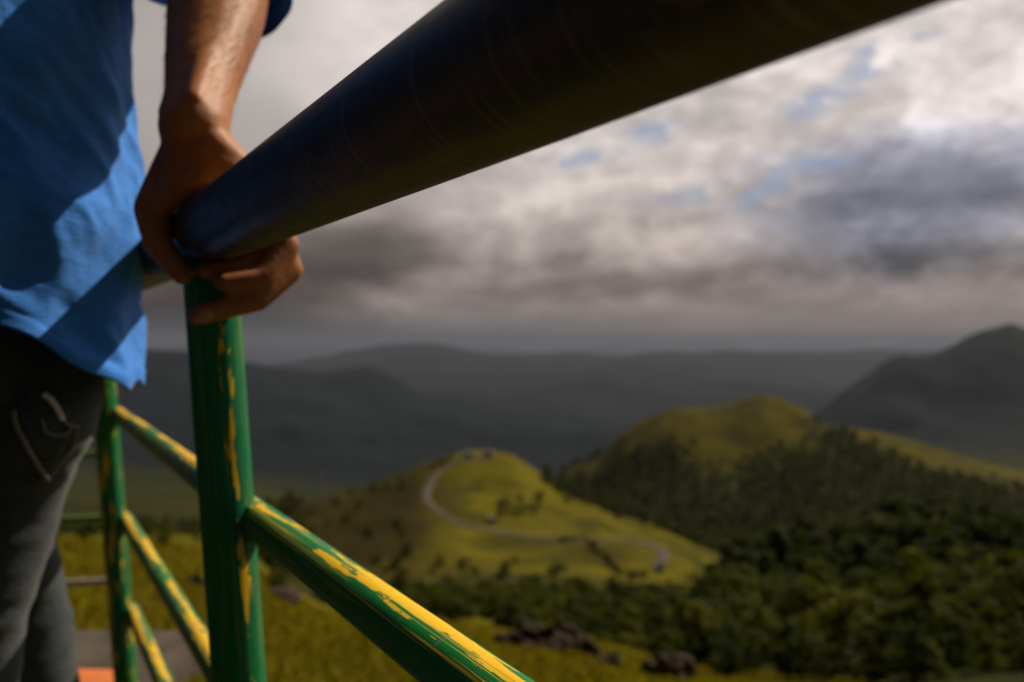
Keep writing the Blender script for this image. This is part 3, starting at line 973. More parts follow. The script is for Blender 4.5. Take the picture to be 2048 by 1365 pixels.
def make_person():
    bm = bmesh.new()
    # hand bones in the frame of the hand rail (t along it, n outwards, z up)
    CMC = [RH(0.776, 0.002, 0.070), RH(0.784, 0.004, 0.074), RH(0.794, 0.004, 0.076), RH(0.804, 0.001, 0.075)]
    MCP = [RH(0.764, 0.036, 0.040), RH(0.783, 0.040, 0.044), RH(0.803, 0.042, 0.046), RH(0.823, 0.040, 0.045)]
    for c, m_ in zip(CMC, MCP):
        limb(bm, [WRIST.lerp(c, 0.35), c, m_], [0.0225, 0.0175, 0.0135])
    # fingers: knuckle -> middle joint -> end joint -> tip
    limb(bm, [MCP[0], RH(0.752, 0.059, -0.014), RH(0.745, 0.036, -0.043), RH(0.744, 0.002, -0.0490)], [0.0130, 0.0118, 0.0100, 0.0082])
    limb(bm, [MCP[1], RH(0.762, 0.064, -0.034), RH(0.753, 0.034, -0.062), RH(0.752, -0.016, -0.077)], [0.0135, 0.0128, 0.0108, 0.0088])
    limb(bm, [MCP[2], RH(0.778, 0.060, -0.010), RH(0.762, 0.037, -0.031), RH(0.757, -0.008, -0.0390)], [0.0135, 0.0122, 0.0100, 0.0082])
    limb(bm, [RH(0.803, -0.040, 0.022), RH(0.786, -0.034, 0.026), RH(0.780, -0.022, 0.037)], [0.0135, 0.0125, 0.0125])
    limb(bm, [MCP[3], RH(0.838, 0.060, -0.004), RH(0.850, 0.040, -0.038), RH(0.854, 0.012, -0.043)], [0.0130, 0.0115, 0.0100, 0.0082])
    # thumb on the inner side, pointing down
    limb(bm, [WRIST.lerp(RH(0.80, -0.024, 0.055), 0.4), RH(0.802, -0.027, 0.050), RH(0.808, -0.044, 0.018), RH(0.790, -0.042, -0.014), RH(0.768, -0.026, -0.042)],
         [0.020, 0.0205, 0.0165, 0.0125, 0.0092])
    limb(bm, [RH(0.772, 0.050, -0.004), RH(0.766, 0.041, -0.018), RH(0.764, 0.028, -0.031)], [0.0115, 0.0115, 0.0105])
    # heel of the hand resting on the pipe
    limb(bm, [RH(0.790, -0.004, 0.078), RH(0.786, -0.012, 0.050)], [0.024, 0.020])
    limb(bm, [RH(0.800, -0.010, 0.066), RH(0.802, 0.014, 0.056)], [0.022, 0.020])
    limb(bm, [RH(0.812, -0.030, 0.040), RH(0.818, -0.008, 0.052)], [0.016, 0.018])
    limb(bm, [RH(0.786, -0.022, 0.060), RH(0.776, -0.030, 0.028)], [0.018, 0.0125])
    limb(bm, [RH(0.778, -0.008, 0.062), RH(0.766, 0.014, 0.049)], [0.0175, 0.0145])
    limb(bm, [RH(0.776, -0.026, 0.036), RH(0.770, -0.006, 0.044), RH(0.768, 0.012, 0.040)], [0.0135, 0.0145, 0.0135])
    # forearm and upper arm
    fa = ELBOW - WRIST
    w2 = WRIST + fa * 0.16
    side = Vector((1, 0, 0))
    limb(bm, [WRIST, w2, WRIST + fa * 0.34, WRIST + fa * 0.60 + side * 0.002, WRIST + fa * 0.82 + side * 0.003, ELBOW, ELBOW.lerp(SHOULD, 0.45), SHOULD],
         [0.0305, 0.0310, 0.0375, 0.0475, 0.0510, 0.0470, 0.050, 0.055])
    # ulna head and tendons
    ball(bm, WRIST + fa * 0.06 + Vector((-0.017, -0.006, 0)), 0.0145)
    limb(bm, [WRIST + Vector((0.006, -0.017, 0.02)), WRIST + fa * 0.5 + Vector((0.012, -0.020, 0))], [0.010, 0.018])
    for k_ in range(3):
        limb(bm, [CMC[k_].lerp(WRIST, 0.5) + Vector((-0.004, -0.012, 0.004)), MCP[k_] + KV * 0.008], [0.006, 0.0055], 8)
    # trunk, neck, head
    ellipsoid(bm, B(0, 0, 1.26), 0.165, 0.095, 0.21, RT, FW, UP)
    ellipsoid(bm, B(0, 0, 1.02), 0.135, 0.09, 0.20, RT, FW, UP)
    limb(bm, [B(-0.165, 0, 1.395), B(0, 0.0, 1.42), SHOULD], [0.055, 0.065, 0.055])
    limb(bm, [B(0, 0, 1.40), B(0, 0.02, 1.52)], [0.06, 0.055])
    HEAD = B(0, 0.035, 1.635)
    ellipsoid(bm, HEAD, 0.076, 0.096, 0.115, RT, FW, UP)
    ellipsoid(bm, HEAD + FW * 0.035 - UP * 0.06, 0.055, 0.062, 0.06, RT, FW, UP)
    limb(bm, [HEAD + FW * 0.092 + UP * 0.015, HEAD + FW * 0.113 - UP * 0.022], [0.010, 0.015])
    for s in (-1, 1):
        ellipsoid(bm, HEAD + RT * (0.077 * s) - UP * 0.005 - FW * 0.01, 0.010, 0.020, 0.032, RT, FW, UP)
    limb(bm, [HEAD + FW * 0.090 - UP * 0.050 - RT * 0.018, HEAD + FW * 0.094 - UP * 0.050, HEAD + FW * 0.090 - UP * 0.050 + RT * 0.018], [0.008, 0.010, 0.008])
    # left arm hangs at his side, slightly curled hand
    SL = B(-0.185, 0, 1.39); EL = B(-0.235, -0.02, 1.11); WL = B(-0.235, 0.07, 0.87)
    limb(bm, [SL, EL, EL.lerp(WL, 0.3), WL], [0.053, 0.042, 0.041, 0.027])
    hd = (WL - EL).normalized()
    for k, s in enumerate((-0.030, -0.010, 0.010, 0.029)):
        kn = WL + hd * 0.085 + FW * s
        L_ = (0.068, 0.080, 0.086, 0.076)[k]
        limb(bm, [WL + FW * s * 0.5, kn, kn + hd * L_ * 0.5 + RT * 0.012, kn + hd * L_ * 0.75 + RT * 0.032, kn + hd * L_ * 0.85 + RT * 0.05], [0.018, 0.013, 0.0105, 0.0095, 0.008])
    limb(bm, [WL, WL + hd * 0.04 + FW * 0.035 + RT * 0.01, WL + hd * 0.085 + FW * 0.05 + RT * 0.025], [0.018, 0.014, 0.010])
    # legs
    for hp, kn, an in ((HIP_R, KNEE_R, ANK_R), (HIP_L, KNEE_L, ANK_L)):
        limb(bm, [B(0, 0, 0.93).lerp(hp, 0.6), hp, kn, kn.lerp(an, 0.3), an, an + FW * 0.12 - UP * 0.04], [0.075, 0.070, 0.048, 0.046, 0.034, 0.03])
    me = fuse('person', bm, 0.0032, 5, 0.5)
    root = link('person', me, M['skin'])
    tag(root, 'man in a loose blue shirt and dark jeans gripping the hand rail behind him', 'person')
    # hair on the forearm: thin strands lying on the skin
    hv, hf = [], []
    rgh = random.Random(5)
    fdir = (ELBOW - WRIST).normalized(); fl = (ELBOW - WRIST).length
    cand = [v for v in me.vertices if 0.10 < (v.co - WRIST).dot(fdir) / fl < 0.80 and (v.co - WRIST - fdir * (v.co - WRIST).dot(fdir)).length < 0.07]
    for v in rgh.sample(cand, min(len(cand), 700)):
        if v.normal.y > 0.5: continue
        n_ = v.normal
        ax_ = (-fdir * 0.8 + Vector((-0.75, -0.1, 0)) + Vector((rgh.uniform(-.3, .3), rgh.uniform(-.3, .3), rgh.uniform(-.2, .2))))
        ax_ = (ax_ - n_ * ax_.dot(n_)).normalized()
        w_ = ax_.cross(n_) * 0.00016
        L_ = rgh.uniform(0.010, 0.022)
        b_ = v.co + n_ * 0.0002
        m_ = b_ + ax_ * L_ * 0.5 + n_ * 0.0022
        t_ = b_ + ax_ * L_ + n_ * 0.0020
        k0 = len(hv)
        hv += [b_ - w_, b_ + w_, m_ + w_, m_ - w_, t_]
        hf += [(k0, k0 + 1, k0 + 2), (k0, k0 + 2, k0 + 3), (k0 + 3, k0 + 2, k0 + 4)]
    m2 = bpy.data.meshes.new('arm_hair'); m2.from_pydata([tuple(q) for q in hv], [], hf)
    link('arm_hair', m2, M['armhair'], root, smooth=False)
    # eyes as small parts
    for s in (-1, 1):
        b2 = bmesh.new(); ball(b2, HEAD + FW * 0.083 + RT * 0.031 * s + UP * 0.012, 0.0125)
        m2 = bpy.data.meshes.new('eye'); b2.to_mesh(m2); b2.free()
        link('eye', m2, M['nail'], root)
    # hair cap
    b2 = bmesh.new()
    ellipsoid(b2, HEAD - FW * 0.012 + UP * 0.022, 0.084, 0.098, 0.108, RT, FW, UP)
    for v in list(b2.verts):
        q = v.co - HEAD
        if q.dot(FW) > 0.045 and q.z < 0.055 or q.z < -0.055:
            b2.verts.remove(v)
    for v in b2.verts:
        v.co += (v.co - HEAD).normalized() * 0.006 * mnoise.noise(v.co * 60)
    m2 = bpy.data.meshes.new('hair'); b2.to_mesh(m2); b2.free()
    link('hair', m2, M['hair'], root)
    # nail of the ring finger, seen from below the pipe
    b2 = bmesh.new()
    tip = RH(0.752, -0.016, -0.077)
    ellipsoid(b2, tip + DV * -0.0072 + NV * 0.003, 0.0085, 0.0025, 0.0052, (NV * 0.95 + UP * 0.3).normalized(), -DV, (UP * 0.95 - NV * 0.3).normalized())
    m2 = bpy.data.meshes.new('fingernail'); b2.to_mesh(m2); b2.free()
    link('fingernail', m2, M['nail'], root)
    # shoes
    for an in (ANK_R, ANK_L):
        b2 = bmesh.new()
        ellipsoid(b2, an + FW * 0.07 - UP * 0.045, 0.05, 0.14, 0.038, RT, FW, UP)
        ellipsoid(b2, an - UP * 0.01, 0.045, 0.06, 0.05, RT, FW, UP)
        ellipsoid(b2, an + FW * 0.065 - UP * 0.068, 0.052, 0.145, 0.016, RT, FW, UP)
        m2 = fuse('shoe', b2, 0.006, 3)
        link('shoe', m2, M['shoe'], root)
    return root


man = make_person()

MV = Vector((0.90, 0.436, 0)).normalized()         # sideways as seen from the camera at the man


def make_shirt(parent):
    """loose shirt: rings around the trunk, right outline follows the photo; open hem; short sleeve on the arm"""
    NA, NZ = 200, 190
    ztop = 1.47
    # right outline in the photo: row -> column
    oy = np.array([-700, -420, -200, 0, 120, 250, 340, 430, 500, 560, 620, 700, 780])
    ox = np.array([180, 235, 262, 265, 262, 266, 284, 297, 290, 276, 276, 284, 290.0])
    V, UV = [], []
    for i in range(NZ):
        s = i / (NZ - 1)
        for j in range(NA):
            th = 2 * math.pi * j / NA                     # 0 = his right, pi/2 = forward, 3pi/2 = back
            # hem: dips at the sides (long shirt tail on the right), rises at the back
            ang = (th - R(-32)) % (2 * math.pi)
            if ang > math.pi: ang -= 2 * math.pi
            hem = 0.866 + 0.110 * min(1, max(0, (-ang - 0.36) / 1.15)) ** 1.1 + 0.05 * max(0, min(1, (ang - 0.5) / 1.5))
            hem += 0.004 * math.sin(7 * th) + 0.0015 * math.sin(17 * th + 1)
            z = ztop + (hem - ztop) * s
            zz = z - HC
            dep = 0.92
            row = 674 - zz * FPX / dep
            edge = np.interp(row, oy, ox)
            ex = (edge - 1024) / FPX * dep                 # x of the outline at depth dep
            # half widths of the trunk ring
            a = np.interp(z, [0.84, 0.95, 1.05, 1.15, 1.3, 1.40, 1.44, 1.47], [0.186, 0.182, 0.175, 0.172, 0.180, 0.190, 0.165, 0.075])
            b = np.interp(z, [0.84, 0.95, 1.05, 1.15, 1.3, 1.40, 1.44, 1.47], [0.142, 0.136, 0.130, 0.125, 0.125, 0.108, 0.095, 0.07])
            c24 = RT.dot(MV); s24 = FW.dot(MV)
            supp = math.sqrt((a * c24) ** 2 + (b * s24) ** 2)
            # slide the ring so that its outline meets the photo's
            want = Vector((ex, dep, 0)).dot(MV) - supp
            ctr = Vector((TC.x, TC.y, 0))
            k_ = min(1.0, max(0.0, (1.40 - z) / 0.12))
            ctr = ctr + MV * ((want - ctr.dot(MV)) * k_)
            p = ctr + RT * (a * math.cos(th)) + FW * (b * math.sin(th))
            nrm = (RT * (math.cos(th) / a) + FW * (math.sin(th) / b)).normalized()
            # folds: pulled diagonals from the shoulder towards the hem, deeper low down
            q = Vector((p.x, p.y, z))
            lo = min(1, max(0, (1.30 - z) / 0.3))
            w1 = mnoise.noise(Vector((th * 2.2 + z * 5.0, z * 9.0 - th * 1.6, 0.3)))
            w2 = mnoise.noise(Vector((th * 2.0 - z * 4.0, z * 17 + th * 2.6, 4.1)))
            w3 = mnoise.noise(Vector((th * 9, z * 55 + th * 6.0, 7.7)))
            ridge = (1 - abs(w2) * 2.2)
            off = (0.011 * w1 + 0.0058 * ridge * (0.3 + 0.7 * lo) + 0.0018 * w3) * (0.35 + 0.65 * min(1, max(0, (1.46 - z) / 0.08)))
            hemflare = 0.006 * max(0, (s - 0.9) / 0.1) * math.sin(5 * th + 0.6)
            if s > 0.972: off += 0.0016
            if abs(((th - R(-12) + math.pi) % (2 * math.pi)) - math.pi) < 0.018 and s < 0.94: off -= 0.0016
            p = p + nrm * (off + hemflare)
            V.append((p.x, p.y, z)); UV.append((th, z))
    F = []
    for i in range(NZ - 1):
        for j in range(NA):
            F.append((i * NA + j, i * NA + (j + 1) % NA, (i + 1) * NA + (j + 1) % NA, (i + 1) * NA + j))
    nb = len(V)
    # sleeves (right one rolled just above the elbow, wide cuff)
    def sleeve(p0, p1, r0, r1, cuff, cap=True):
        n0 = len(V)
        d = (p1 - p0); L = d.length; d = d / L
        e1, e2 = frame_of(d)
        ns, na = 50, 64
        for i in range(ns):
            s = i / (ns - 1)
            for j in range(na):
                th = 2 * math.pi * j / na
                r = r0 + (r1 - r0) * s
                r += 0.006 * mnoise.noise(Vector((s * 7, math.cos(th) * 1.5, math.sin(th) * 1.5 + p0.x * 9)))
                r += 0.003 * mnoise.noise(Vector((s * 22, math.cos(th) * 3, math.sin(th) * 3 + p0.x * 9)))
                if cuff and s > 0.86: r += 0.004
                if cap and s < 0.16: r *= math.sqrt(s / 0.16) * 0.98 + 0.02
                q = p0 + d * (L * s) + e1 * (r * math.cos(th)) + e2 * (r * math.sin(th))
                V.append(tuple(q))
        for i in range(ns - 1):
            for j in range(na):
                F.append((n0 + i * na + j, n0 + i * na + (j + 1) % na, n0 + (i + 1) * na + (j + 1) % na, n0 + (i + 1) * na + j))
    cuff = ELBOW + (WRIST - ELBOW) * 0.19
    sleeve(SHOULD + (SHOULD - ELBOW).normalized() * 0.055 - RT * 0.03 - UP * 0.015, ELBOW + UP * 0.012, 0.080, 0.070, False)
    sleeve(ELBOW + (ELBOW - WRIST) * 0.16, cuff + Vector((0.012, 0.004, 0)), 0.066, 0.056, True, False)
    SL = B(-0.185, 0, 1.39); EL = B(-0.235, -0.02, 1.11)
    sleeve(SL + UP * 0.072 + RT * 0.035, EL, 0.086, 0.068, True)
    me = bpy.data.meshes.new('shirt')
    me.from_pydata(V, [], F)
    o = link('shirt', me, M['shirt'], parent)
    sd_ = o.modifiers.new('thickness', 'SOLIDIFY'); sd_.thickness = 0.0016; sd_.offset = -1
    return o


shirt = make_shirt(man)


def make_jeans(parent):
    """hip yoke and two legs, fused into one garment with creases at the knees"""
    bm = bmesh.new()
    ellipsoid(bm, B(0.0, 0.0, 0.90) + MV * -0.032, 0.162, 0.115, 0.13, RT, FW, UP)
    ellipsoid(bm, HIP_R + UP * 0.02 - MV * 0.012 - FW * 0.012, 0.088, 0.105, 0.12, RT, FW, UP)
    ellipsoid(bm, HIP_L + UP * 0.02, 0.085, 0.10, 0.12, RT, FW, UP)
    for hp, kn, an, k in ((HIP_R, KNEE_R, ANK_R, 0), (HIP_L, KNEE_L, ANK_L, 1)):
        pts = [hp, hp.lerp(kn, 0.35), hp.lerp(kn, 0.7), kn, kn.lerp(an, 0.3), kn.lerp(an, 0.65), an + UP * 0.02]
        if k == 0:
            rad = [0.073, 0.070, 0.065, 0.060, 0.060, 0.058, 0.058]
        else:
            rad = [0.078, 0.074, 0.068, 0.064, 0.064, 0.062, 0.064]
        limb(bm, pts, rad, 24)
    me = fuse('jeans', bm, 0.006, 8, 0.5)
    n = len(me.vertices)
    co = np.empty(n * 3, np.float32); me.vertices.foreach_get('co', co); co = co.reshape(-1, 3)
    no = np.empty(n * 3, np.float32); me.vertices.foreach_get('normal', no); no = no.reshape(-1, 3)
    for i in range(n):
        p = Vector(co[i])
        w = mnoise.noise(Vector((p.x * 9, p.y * 9, p.z * 24))) * 0.0045 + mnoise.noise(Vector((p.x * 22 + 5, p.y * 22, p.z * 50))) * 0.0018
        co[i] += no[i] * w
    me.vertices.foreach_set('co', co.ravel())
    me.update()
    o = link('jeans', me, M['jeans'], parent)
    dg = bpy.context.evaluated_depsgraph_get()
    tree = BVHTree.FromPolygons([tuple(c) for c in co], [tuple(p.vertices) for p in me.polygons])
    org = Vector((0, 0, HC))

    def on(x, y, lift=0.002):
        d = (P(x, y, 1.0) - org).normalized()
        loc, nn, _, _ = tree.ray_cast(org, d)
        if loc is None:
            loc, nn, _, _ = tree.find_nearest(P(x, y, 0.9))
        return loc + nn * lift, nn

    def cord(name, pix, r, m, par, lift=0.001):
        """stitched piping that follows the cloth between the given points"""
        pts = []
        for (a, b) in zip(pix[:-1], pix[1:]):
            k = max(2, int(math.hypot(b[0] - a[0], b[1] - a[1]) / 4))
            for s in range(k):
                pts.append(on(a[0] + (b[0] - a[0]) * s / k, a[1] + (b[1] - a[1]) * s / k, lift)[0])
        pts.append(on(*pix[-1], lift)[0])
        b2 = bmesh.new()
        limb(b2, pts, [r] * len(pts), 8)
        m2 = bpy.data.meshes.new(name); b2.to_mesh(m2); b2.free()
        return link(name, m2, m, par)

    # patch pocket: a raised sheet laid over the seat
    outline = [(22, 815), (92, 958), (150, 858), (128, 800), (60, 770)]
    cx_, cy_ = 88, 850
    b2 = bmesh.new()
    rings = 10
    c0 = b2.verts.new(on(cx_, cy_, 0.0035)[0])
    prev = None
    per = []
    for (a, b) in zip(outline, outline[1:] + outline[:1]):
        for s in range(10):
            per.append((a[0] + (b[0] - a[0]) * s / 10, a[1] + (b[1] - a[1]) * s / 10))
    for r_ in range(1, rings + 1):
        f_ = r_ / rings
        cur = [b2.verts.new(on(cx_ + (x - cx_) * f_, cy_ + (y - cy_) * f_, 0.0035 if r_ < rings else 0.0002)[0]) for x, y in per]
        for j in range(len(cur)):
            if prev is None:
                b2.faces.new((c0, cur[j], cur[(j + 1) % len(cur)]))
            else:
                b2.faces.new((prev[j], cur[j], cur[(j + 1) % len(cur)], prev[(j + 1) % len(cur)]))
        prev = cur
    m2 = bpy.data.meshes.new('back_pocket'); b2.to_mesh(m2); b2.free()
    pk = link('back_pocket', m2, M['jeans'], o)
    cord('piping', [(28, 822), (34, 850), (60, 900), (92, 955)], 0.0024, M['seam'], o, 0.004)
    cord('piping', [(92, 955), (118, 925), (142, 895), (150, 862)], 0.0011, M['seam'], o, 0.004)
    cord('stitching', [(88, 790), (98, 797), (108, 812), (120, 834)], 0.0028, M['thread'], o, 0.005)
    cord('stitching', [(120, 834), (132, 848), (150, 853)], 0.0014, M['seam'], o, 0.005)
    cord('stitching', [(82, 838), (88, 862), (106, 870), (128, 866), (134, 856)], 0.0013, M['seam'], o, 0.005)
    return o


make_jeans(man)

# ------------------------------------------------------------------ road on the spur
def build_road():
    pix = [(985, 912), (950, 917), (915, 924), (888, 936), (868, 952), (854, 975), (851, 998), (862, 1020), (884, 1036), (915, 1047), (960, 1058),
           (1010, 1068), (1060, 1076), (1110, 1082), (1150, 1083), (1190, 1082), (1240, 1083), (1285, 1088), (1318, 1098), (1330, 1110), (1322, 1126), (1306, 1140)]
    pts = []
    for x, y in pix:
        p = hit(x, y, 180)
        if p is not None:
            pts.append(p)
    A = np.array([tuple(p) for p in pts])
    # resample and relax so that the road has a steady curve and grade
    seg = np.r_[0, np.cumsum(np.linalg.norm(np.diff(A[:, :2], axis=0), axis=1))]
    s = np.arange(0, seg[-1], 3.0)
    Q = np.stack([np.interp(s, seg, A[:, k]) for k in range(2)], 1)
    for _ in range(14):
        Q[1:-1] = 0.25 * Q[:-2] + 0.5 * Q[1:-1] + 0.25 * Q[2:]
    z = np.array([ground(*q) for q in Q])
    for _ in range(6):
        z[1:-1] = 0.25 * z[:-2] + 0.5 * z[1:-1] + 0.25 * z[2:]
    T = np.gradient(Q, axis=0); T /= np.linalg.norm(T, axis=1)[:, None]
    N = np.stack([-T[:, 1], T[:, 0]], 1)
    V, F = [], []
    w = 1.75
    offs = [(-w - 1.0, -0.9), (-w, 0.35), (0, 0.42), (w, 0.35), (w + 1.0, -0.9)]
    for q, n, zz in zip(Q, N, z):
        gmax = max(zz, ground(*(q + n * w)) - 0.1, ground(*(q - n * w)) - 0.1)
        for o, dz in offs:
            p = q + n * o
            V.append((p[0], p[1], gmax + dz))
    k = len(offs)
    for i in range(len(Q) - 1):
        for j in range(k - 1):
            F.append((i * k + j, i * k + j + 1, (i + 1) * k + j + 1, (i + 1) * k + j))
    me = np_mesh('road', V, F)
    tag(link('road', me, M['asphalt']), 'narrow pale road winding up the grassy spur', 'road', kind='structure')


build_road()

# ------------------------------------------------------------------ plants
def crown_arrays(r, h, lumps, per, leaf, rg, z0=0.0, flat=0.75):
    """leaf faces gathered in lumps through an uneven crown; returns V (n,3), F (m,4)"""
    V, F = [], []
    for k in range(lumps):
        a = rg.uniform(0, 2 * math.pi)
        q = rg.uniform(0, 1) ** 0.5
        zz = rg.uniform(-0.9, 1.0)
        rad = r * math.sqrt(max(0.05, 1 - zz * zz)) * q * rg.uniform(0.6, 1.0)
        c = np.array([rad * math.cos(a), rad * math.sin(a), z0 + h * 0.5 + zz * h * 0.42])
        lr = r * rg.uniform(0.26, 0.5)
        d = rg.normal(size=(per, 3)); d /= np.linalg.norm(d, axis=1)[:, None]
        d[:, 2] = np.where(d[:, 2] < -0.3, -d[:, 2], d[:, 2])
        p = c + d * (lr * rg.uniform(0.55, 1.05, (per, 1))) * np.array([1, 1, flat])
        n = d + rg.normal(size=(per, 3)) * 0.45
        n /= np.linalg.norm(n, axis=1)[:, None]
        u = np.cross(n, rg.normal(size=(per, 3))); u /= np.linalg.norm(u, axis=1)[:, None]
        v = np.cross(n, u)
        s = leaf * rg.uniform(0.6, 1.3, (per, 1))
        quad = np.stack([p - u * s - v * s * .55, p + u * s * .9 - v * s * .5, p + u * s + v * s * .6, p - u * s * .8 + v * s * .5], 1)
        b = len(V) * 4 * per
        V.append(quad.reshape(-1, 3))
        F.append(np.arange(b, b + 4 * per).reshape(-1, 4))
    return np.concatenate(V), np.concatenate(F)


def trunk_mesh(r, h, rg):
    bm = bmesh.new()
    lean = rg.uniform(-0.12, 0.12, 2)
    p = [Vector((lean[0] * h * s * s, lean[1] * h * s * s, -0.5 + (h + 0.5) * s)) for s in (0, 0.25, 0.5, 0.75, 1.0)]
    limb(bm, p, [r * 0.075, r * 0.06, r * 0.05, r * 0.038, r * 0.02], 8)
    for k in range(4):
        s = rg.uniform(0.4, 0.8)
        b = p[0].lerp(p[-1], s)
        a = rg.uniform(0, 6.28)
        e_ = b + Vector((math.cos(a) * r * 0.6, math.sin(a) * r * 0.6, h * 0.22))
        limb(bm, [b, b.lerp(e_, 0.55) + Vector((0, 0, 0.08 * h)), e_], [r * 0.03, r * 0.022, r * 0.01], 6)
    me = bpy.data.meshes.new('trunk'); bm.to_mesh(me); bm.free()
    return me


CROWNS, TRUNKS, SHRUBS = [], [], []
for k in range(7):
    rg = np.random.default_rng(100 + k)
    hh = rg.uniform(1.9, 2.9)
    V, F = crown_arrays(1.0, hh, 19, 60, 0.078, rg, z0=0.22, flat=0.85)
    me = np_mesh('crown', V, F); me.materials.append(M['leaf_dark'] if k % 3 else M['leaf_mid']); CROWNS.append(me)
    tm = trunk_mesh(1.0, 0.22 + hh * 0.62, rg); tm.materials.append(M['bark']); TRUNKS.append(tm)
for k in range(5):
    rg = np.random.default_rng(200 + k)
    V, F = crown_arrays(1.0, 1.5, 13, 60, 0.080, rg, z0=-0.12, flat=0.9)
    me = np_mesh('shrub', V, F); me.materials.append(M['leaf_mid'] if k % 2 else M['leaf_dark']); SHRUBS.append(me)


def tree(x, y, r, label, group, name='broadleaf_tree'):
    k = random.randrange(len(CROWNS))
    root = empty(name, (x, y, ground(x, y) - 0.1), random.uniform(0, 6.28))
    tag(root, label, 'tree', group)
    root.scale = (r, r * random.uniform(0.8, 1.1), r * random.uniform(0.55, 0.95))
    for nm, me in (('crown', CROWNS[k]), ('trunk', TRUNKS[k])):
        o = bpy.data.objects.new(nm, me)
        COL.objects.link(o)
        o.parent = root
    return root


def shrub(x, y, r, label, group):
    o = bpy.data.objects.new('shrub', SHRUBS[random.randrange(len(SHRUBS))])
    COL.objects.link(o)
    o.location = (x, y, ground(x, y) - 0.05)
    o.rotation_euler = (0, 0, random.uniform(0, 6.28))
    o.scale = (r, r, r * random.uniform(0.75, 1.15))
    tag(o, label, 'shrub', group)
    return o


def merged(name, spots, mat_, label, cat, lumps, per, leaf, seed, hfac=2.4, z0=0.3):
    """many far crowns as one mass"""
    rg = np.random.default_rng(seed)
    lib = [crown_arrays(1.0, hfac, lumps, per, leaf, rg, z0=z0) for _ in range(8)]
    Vs, Fs, b = [], [], 0
    for (x, y, r) in spots:
        V, F = lib[rg.integers(8)]
        a = rg.uniform(0, 6.28); c, s = math.cos(a), math.sin(a)
        W = V * np.array([r, r, r * rg.uniform(0.8, 1.25)])
        W = np.stack([W[:, 0] * c - W[:, 1] * s + x, W[:, 0] * s + W[:, 1] * c + y, W[:, 2] + ground(x, y)], 1)
        Vs.append(W); Fs.append(F + b); b += len(V)
    me = np_mesh(name, np.concatenate(Vs), np.concatenate(Fs))
    o = link(name, me, mat_, smooth=False)
    return tag(o, label, cat, kind='stuff')


def scatter(n, px0, px1, y0, y1, gap, seed, keep=None):
    """random spots on the hillside, spaced; gap(Y) in metres"""
    rg = random.Random(seed)
    cell = {}
    out = []
    for _ in range(n):
        y = math.sqrt(rg.uniform(y0 * y0, y1 * y1))
        px = rg.uniform(px0, px1)
        x = (px - 1024) / FPX * y
        if keep and not keep(px, y, rg):
            continue
        g = gap(y)
        key = (int(x // 4), int(y // 4))
        if any((x - a) ** 2 + (y - b) ** 2 < g * g for i in (-1, 0, 1) for j in (-1, 0, 1) for a, b in cell.get((key[0] + i, key[1] + j), ())):
            continue
        cell.setdefault(key, []).append((x, y))
        out.append((px, x, y))
    return out


def forest():
    def keep(px, y, rg):
        edge = np.interp(y, [22, 34, 60, 100, 150, 186], [1560, 1400, 1330, 1340, 1420, 1440])
        return px > edge + rg.uniform(-130, 110)
    sp = scatter(9000, 1200, 2130, 26, 186, lambda y: np.interp(y, [25, 60, 180], [1.5, 2.2, 3.4]), 5, keep)
    sp.sort(key=lambda q: q[2])
    rest = []
    for k, (px, x, y) in enumerate(sp):
        r = np.interp(y, [25, 60, 180], [0.85, 1.5, 2.6]) * random.choice((0.6, 0.8, 1.0, 1.0, 1.2, 1.5)) * random.uniform(0.85, 1.15)
        if px < 1450 and y > 55: r = min(r * 0.55, 1.2)
        if k < 290:
            tree(x, y, r, 'dark green broadleaf tree within the dense wood on the lower right slope', 'trees of the wood on the lower right slope')
        else:
            rest.append((x, y, r))
    print('forest', len(sp))
    if rest:
        merged('wood', rest, M['leaf_dark'], 'upper part of the dense wood on the right slope', 'wood', 12, 26, 0.15, 31)


forest()


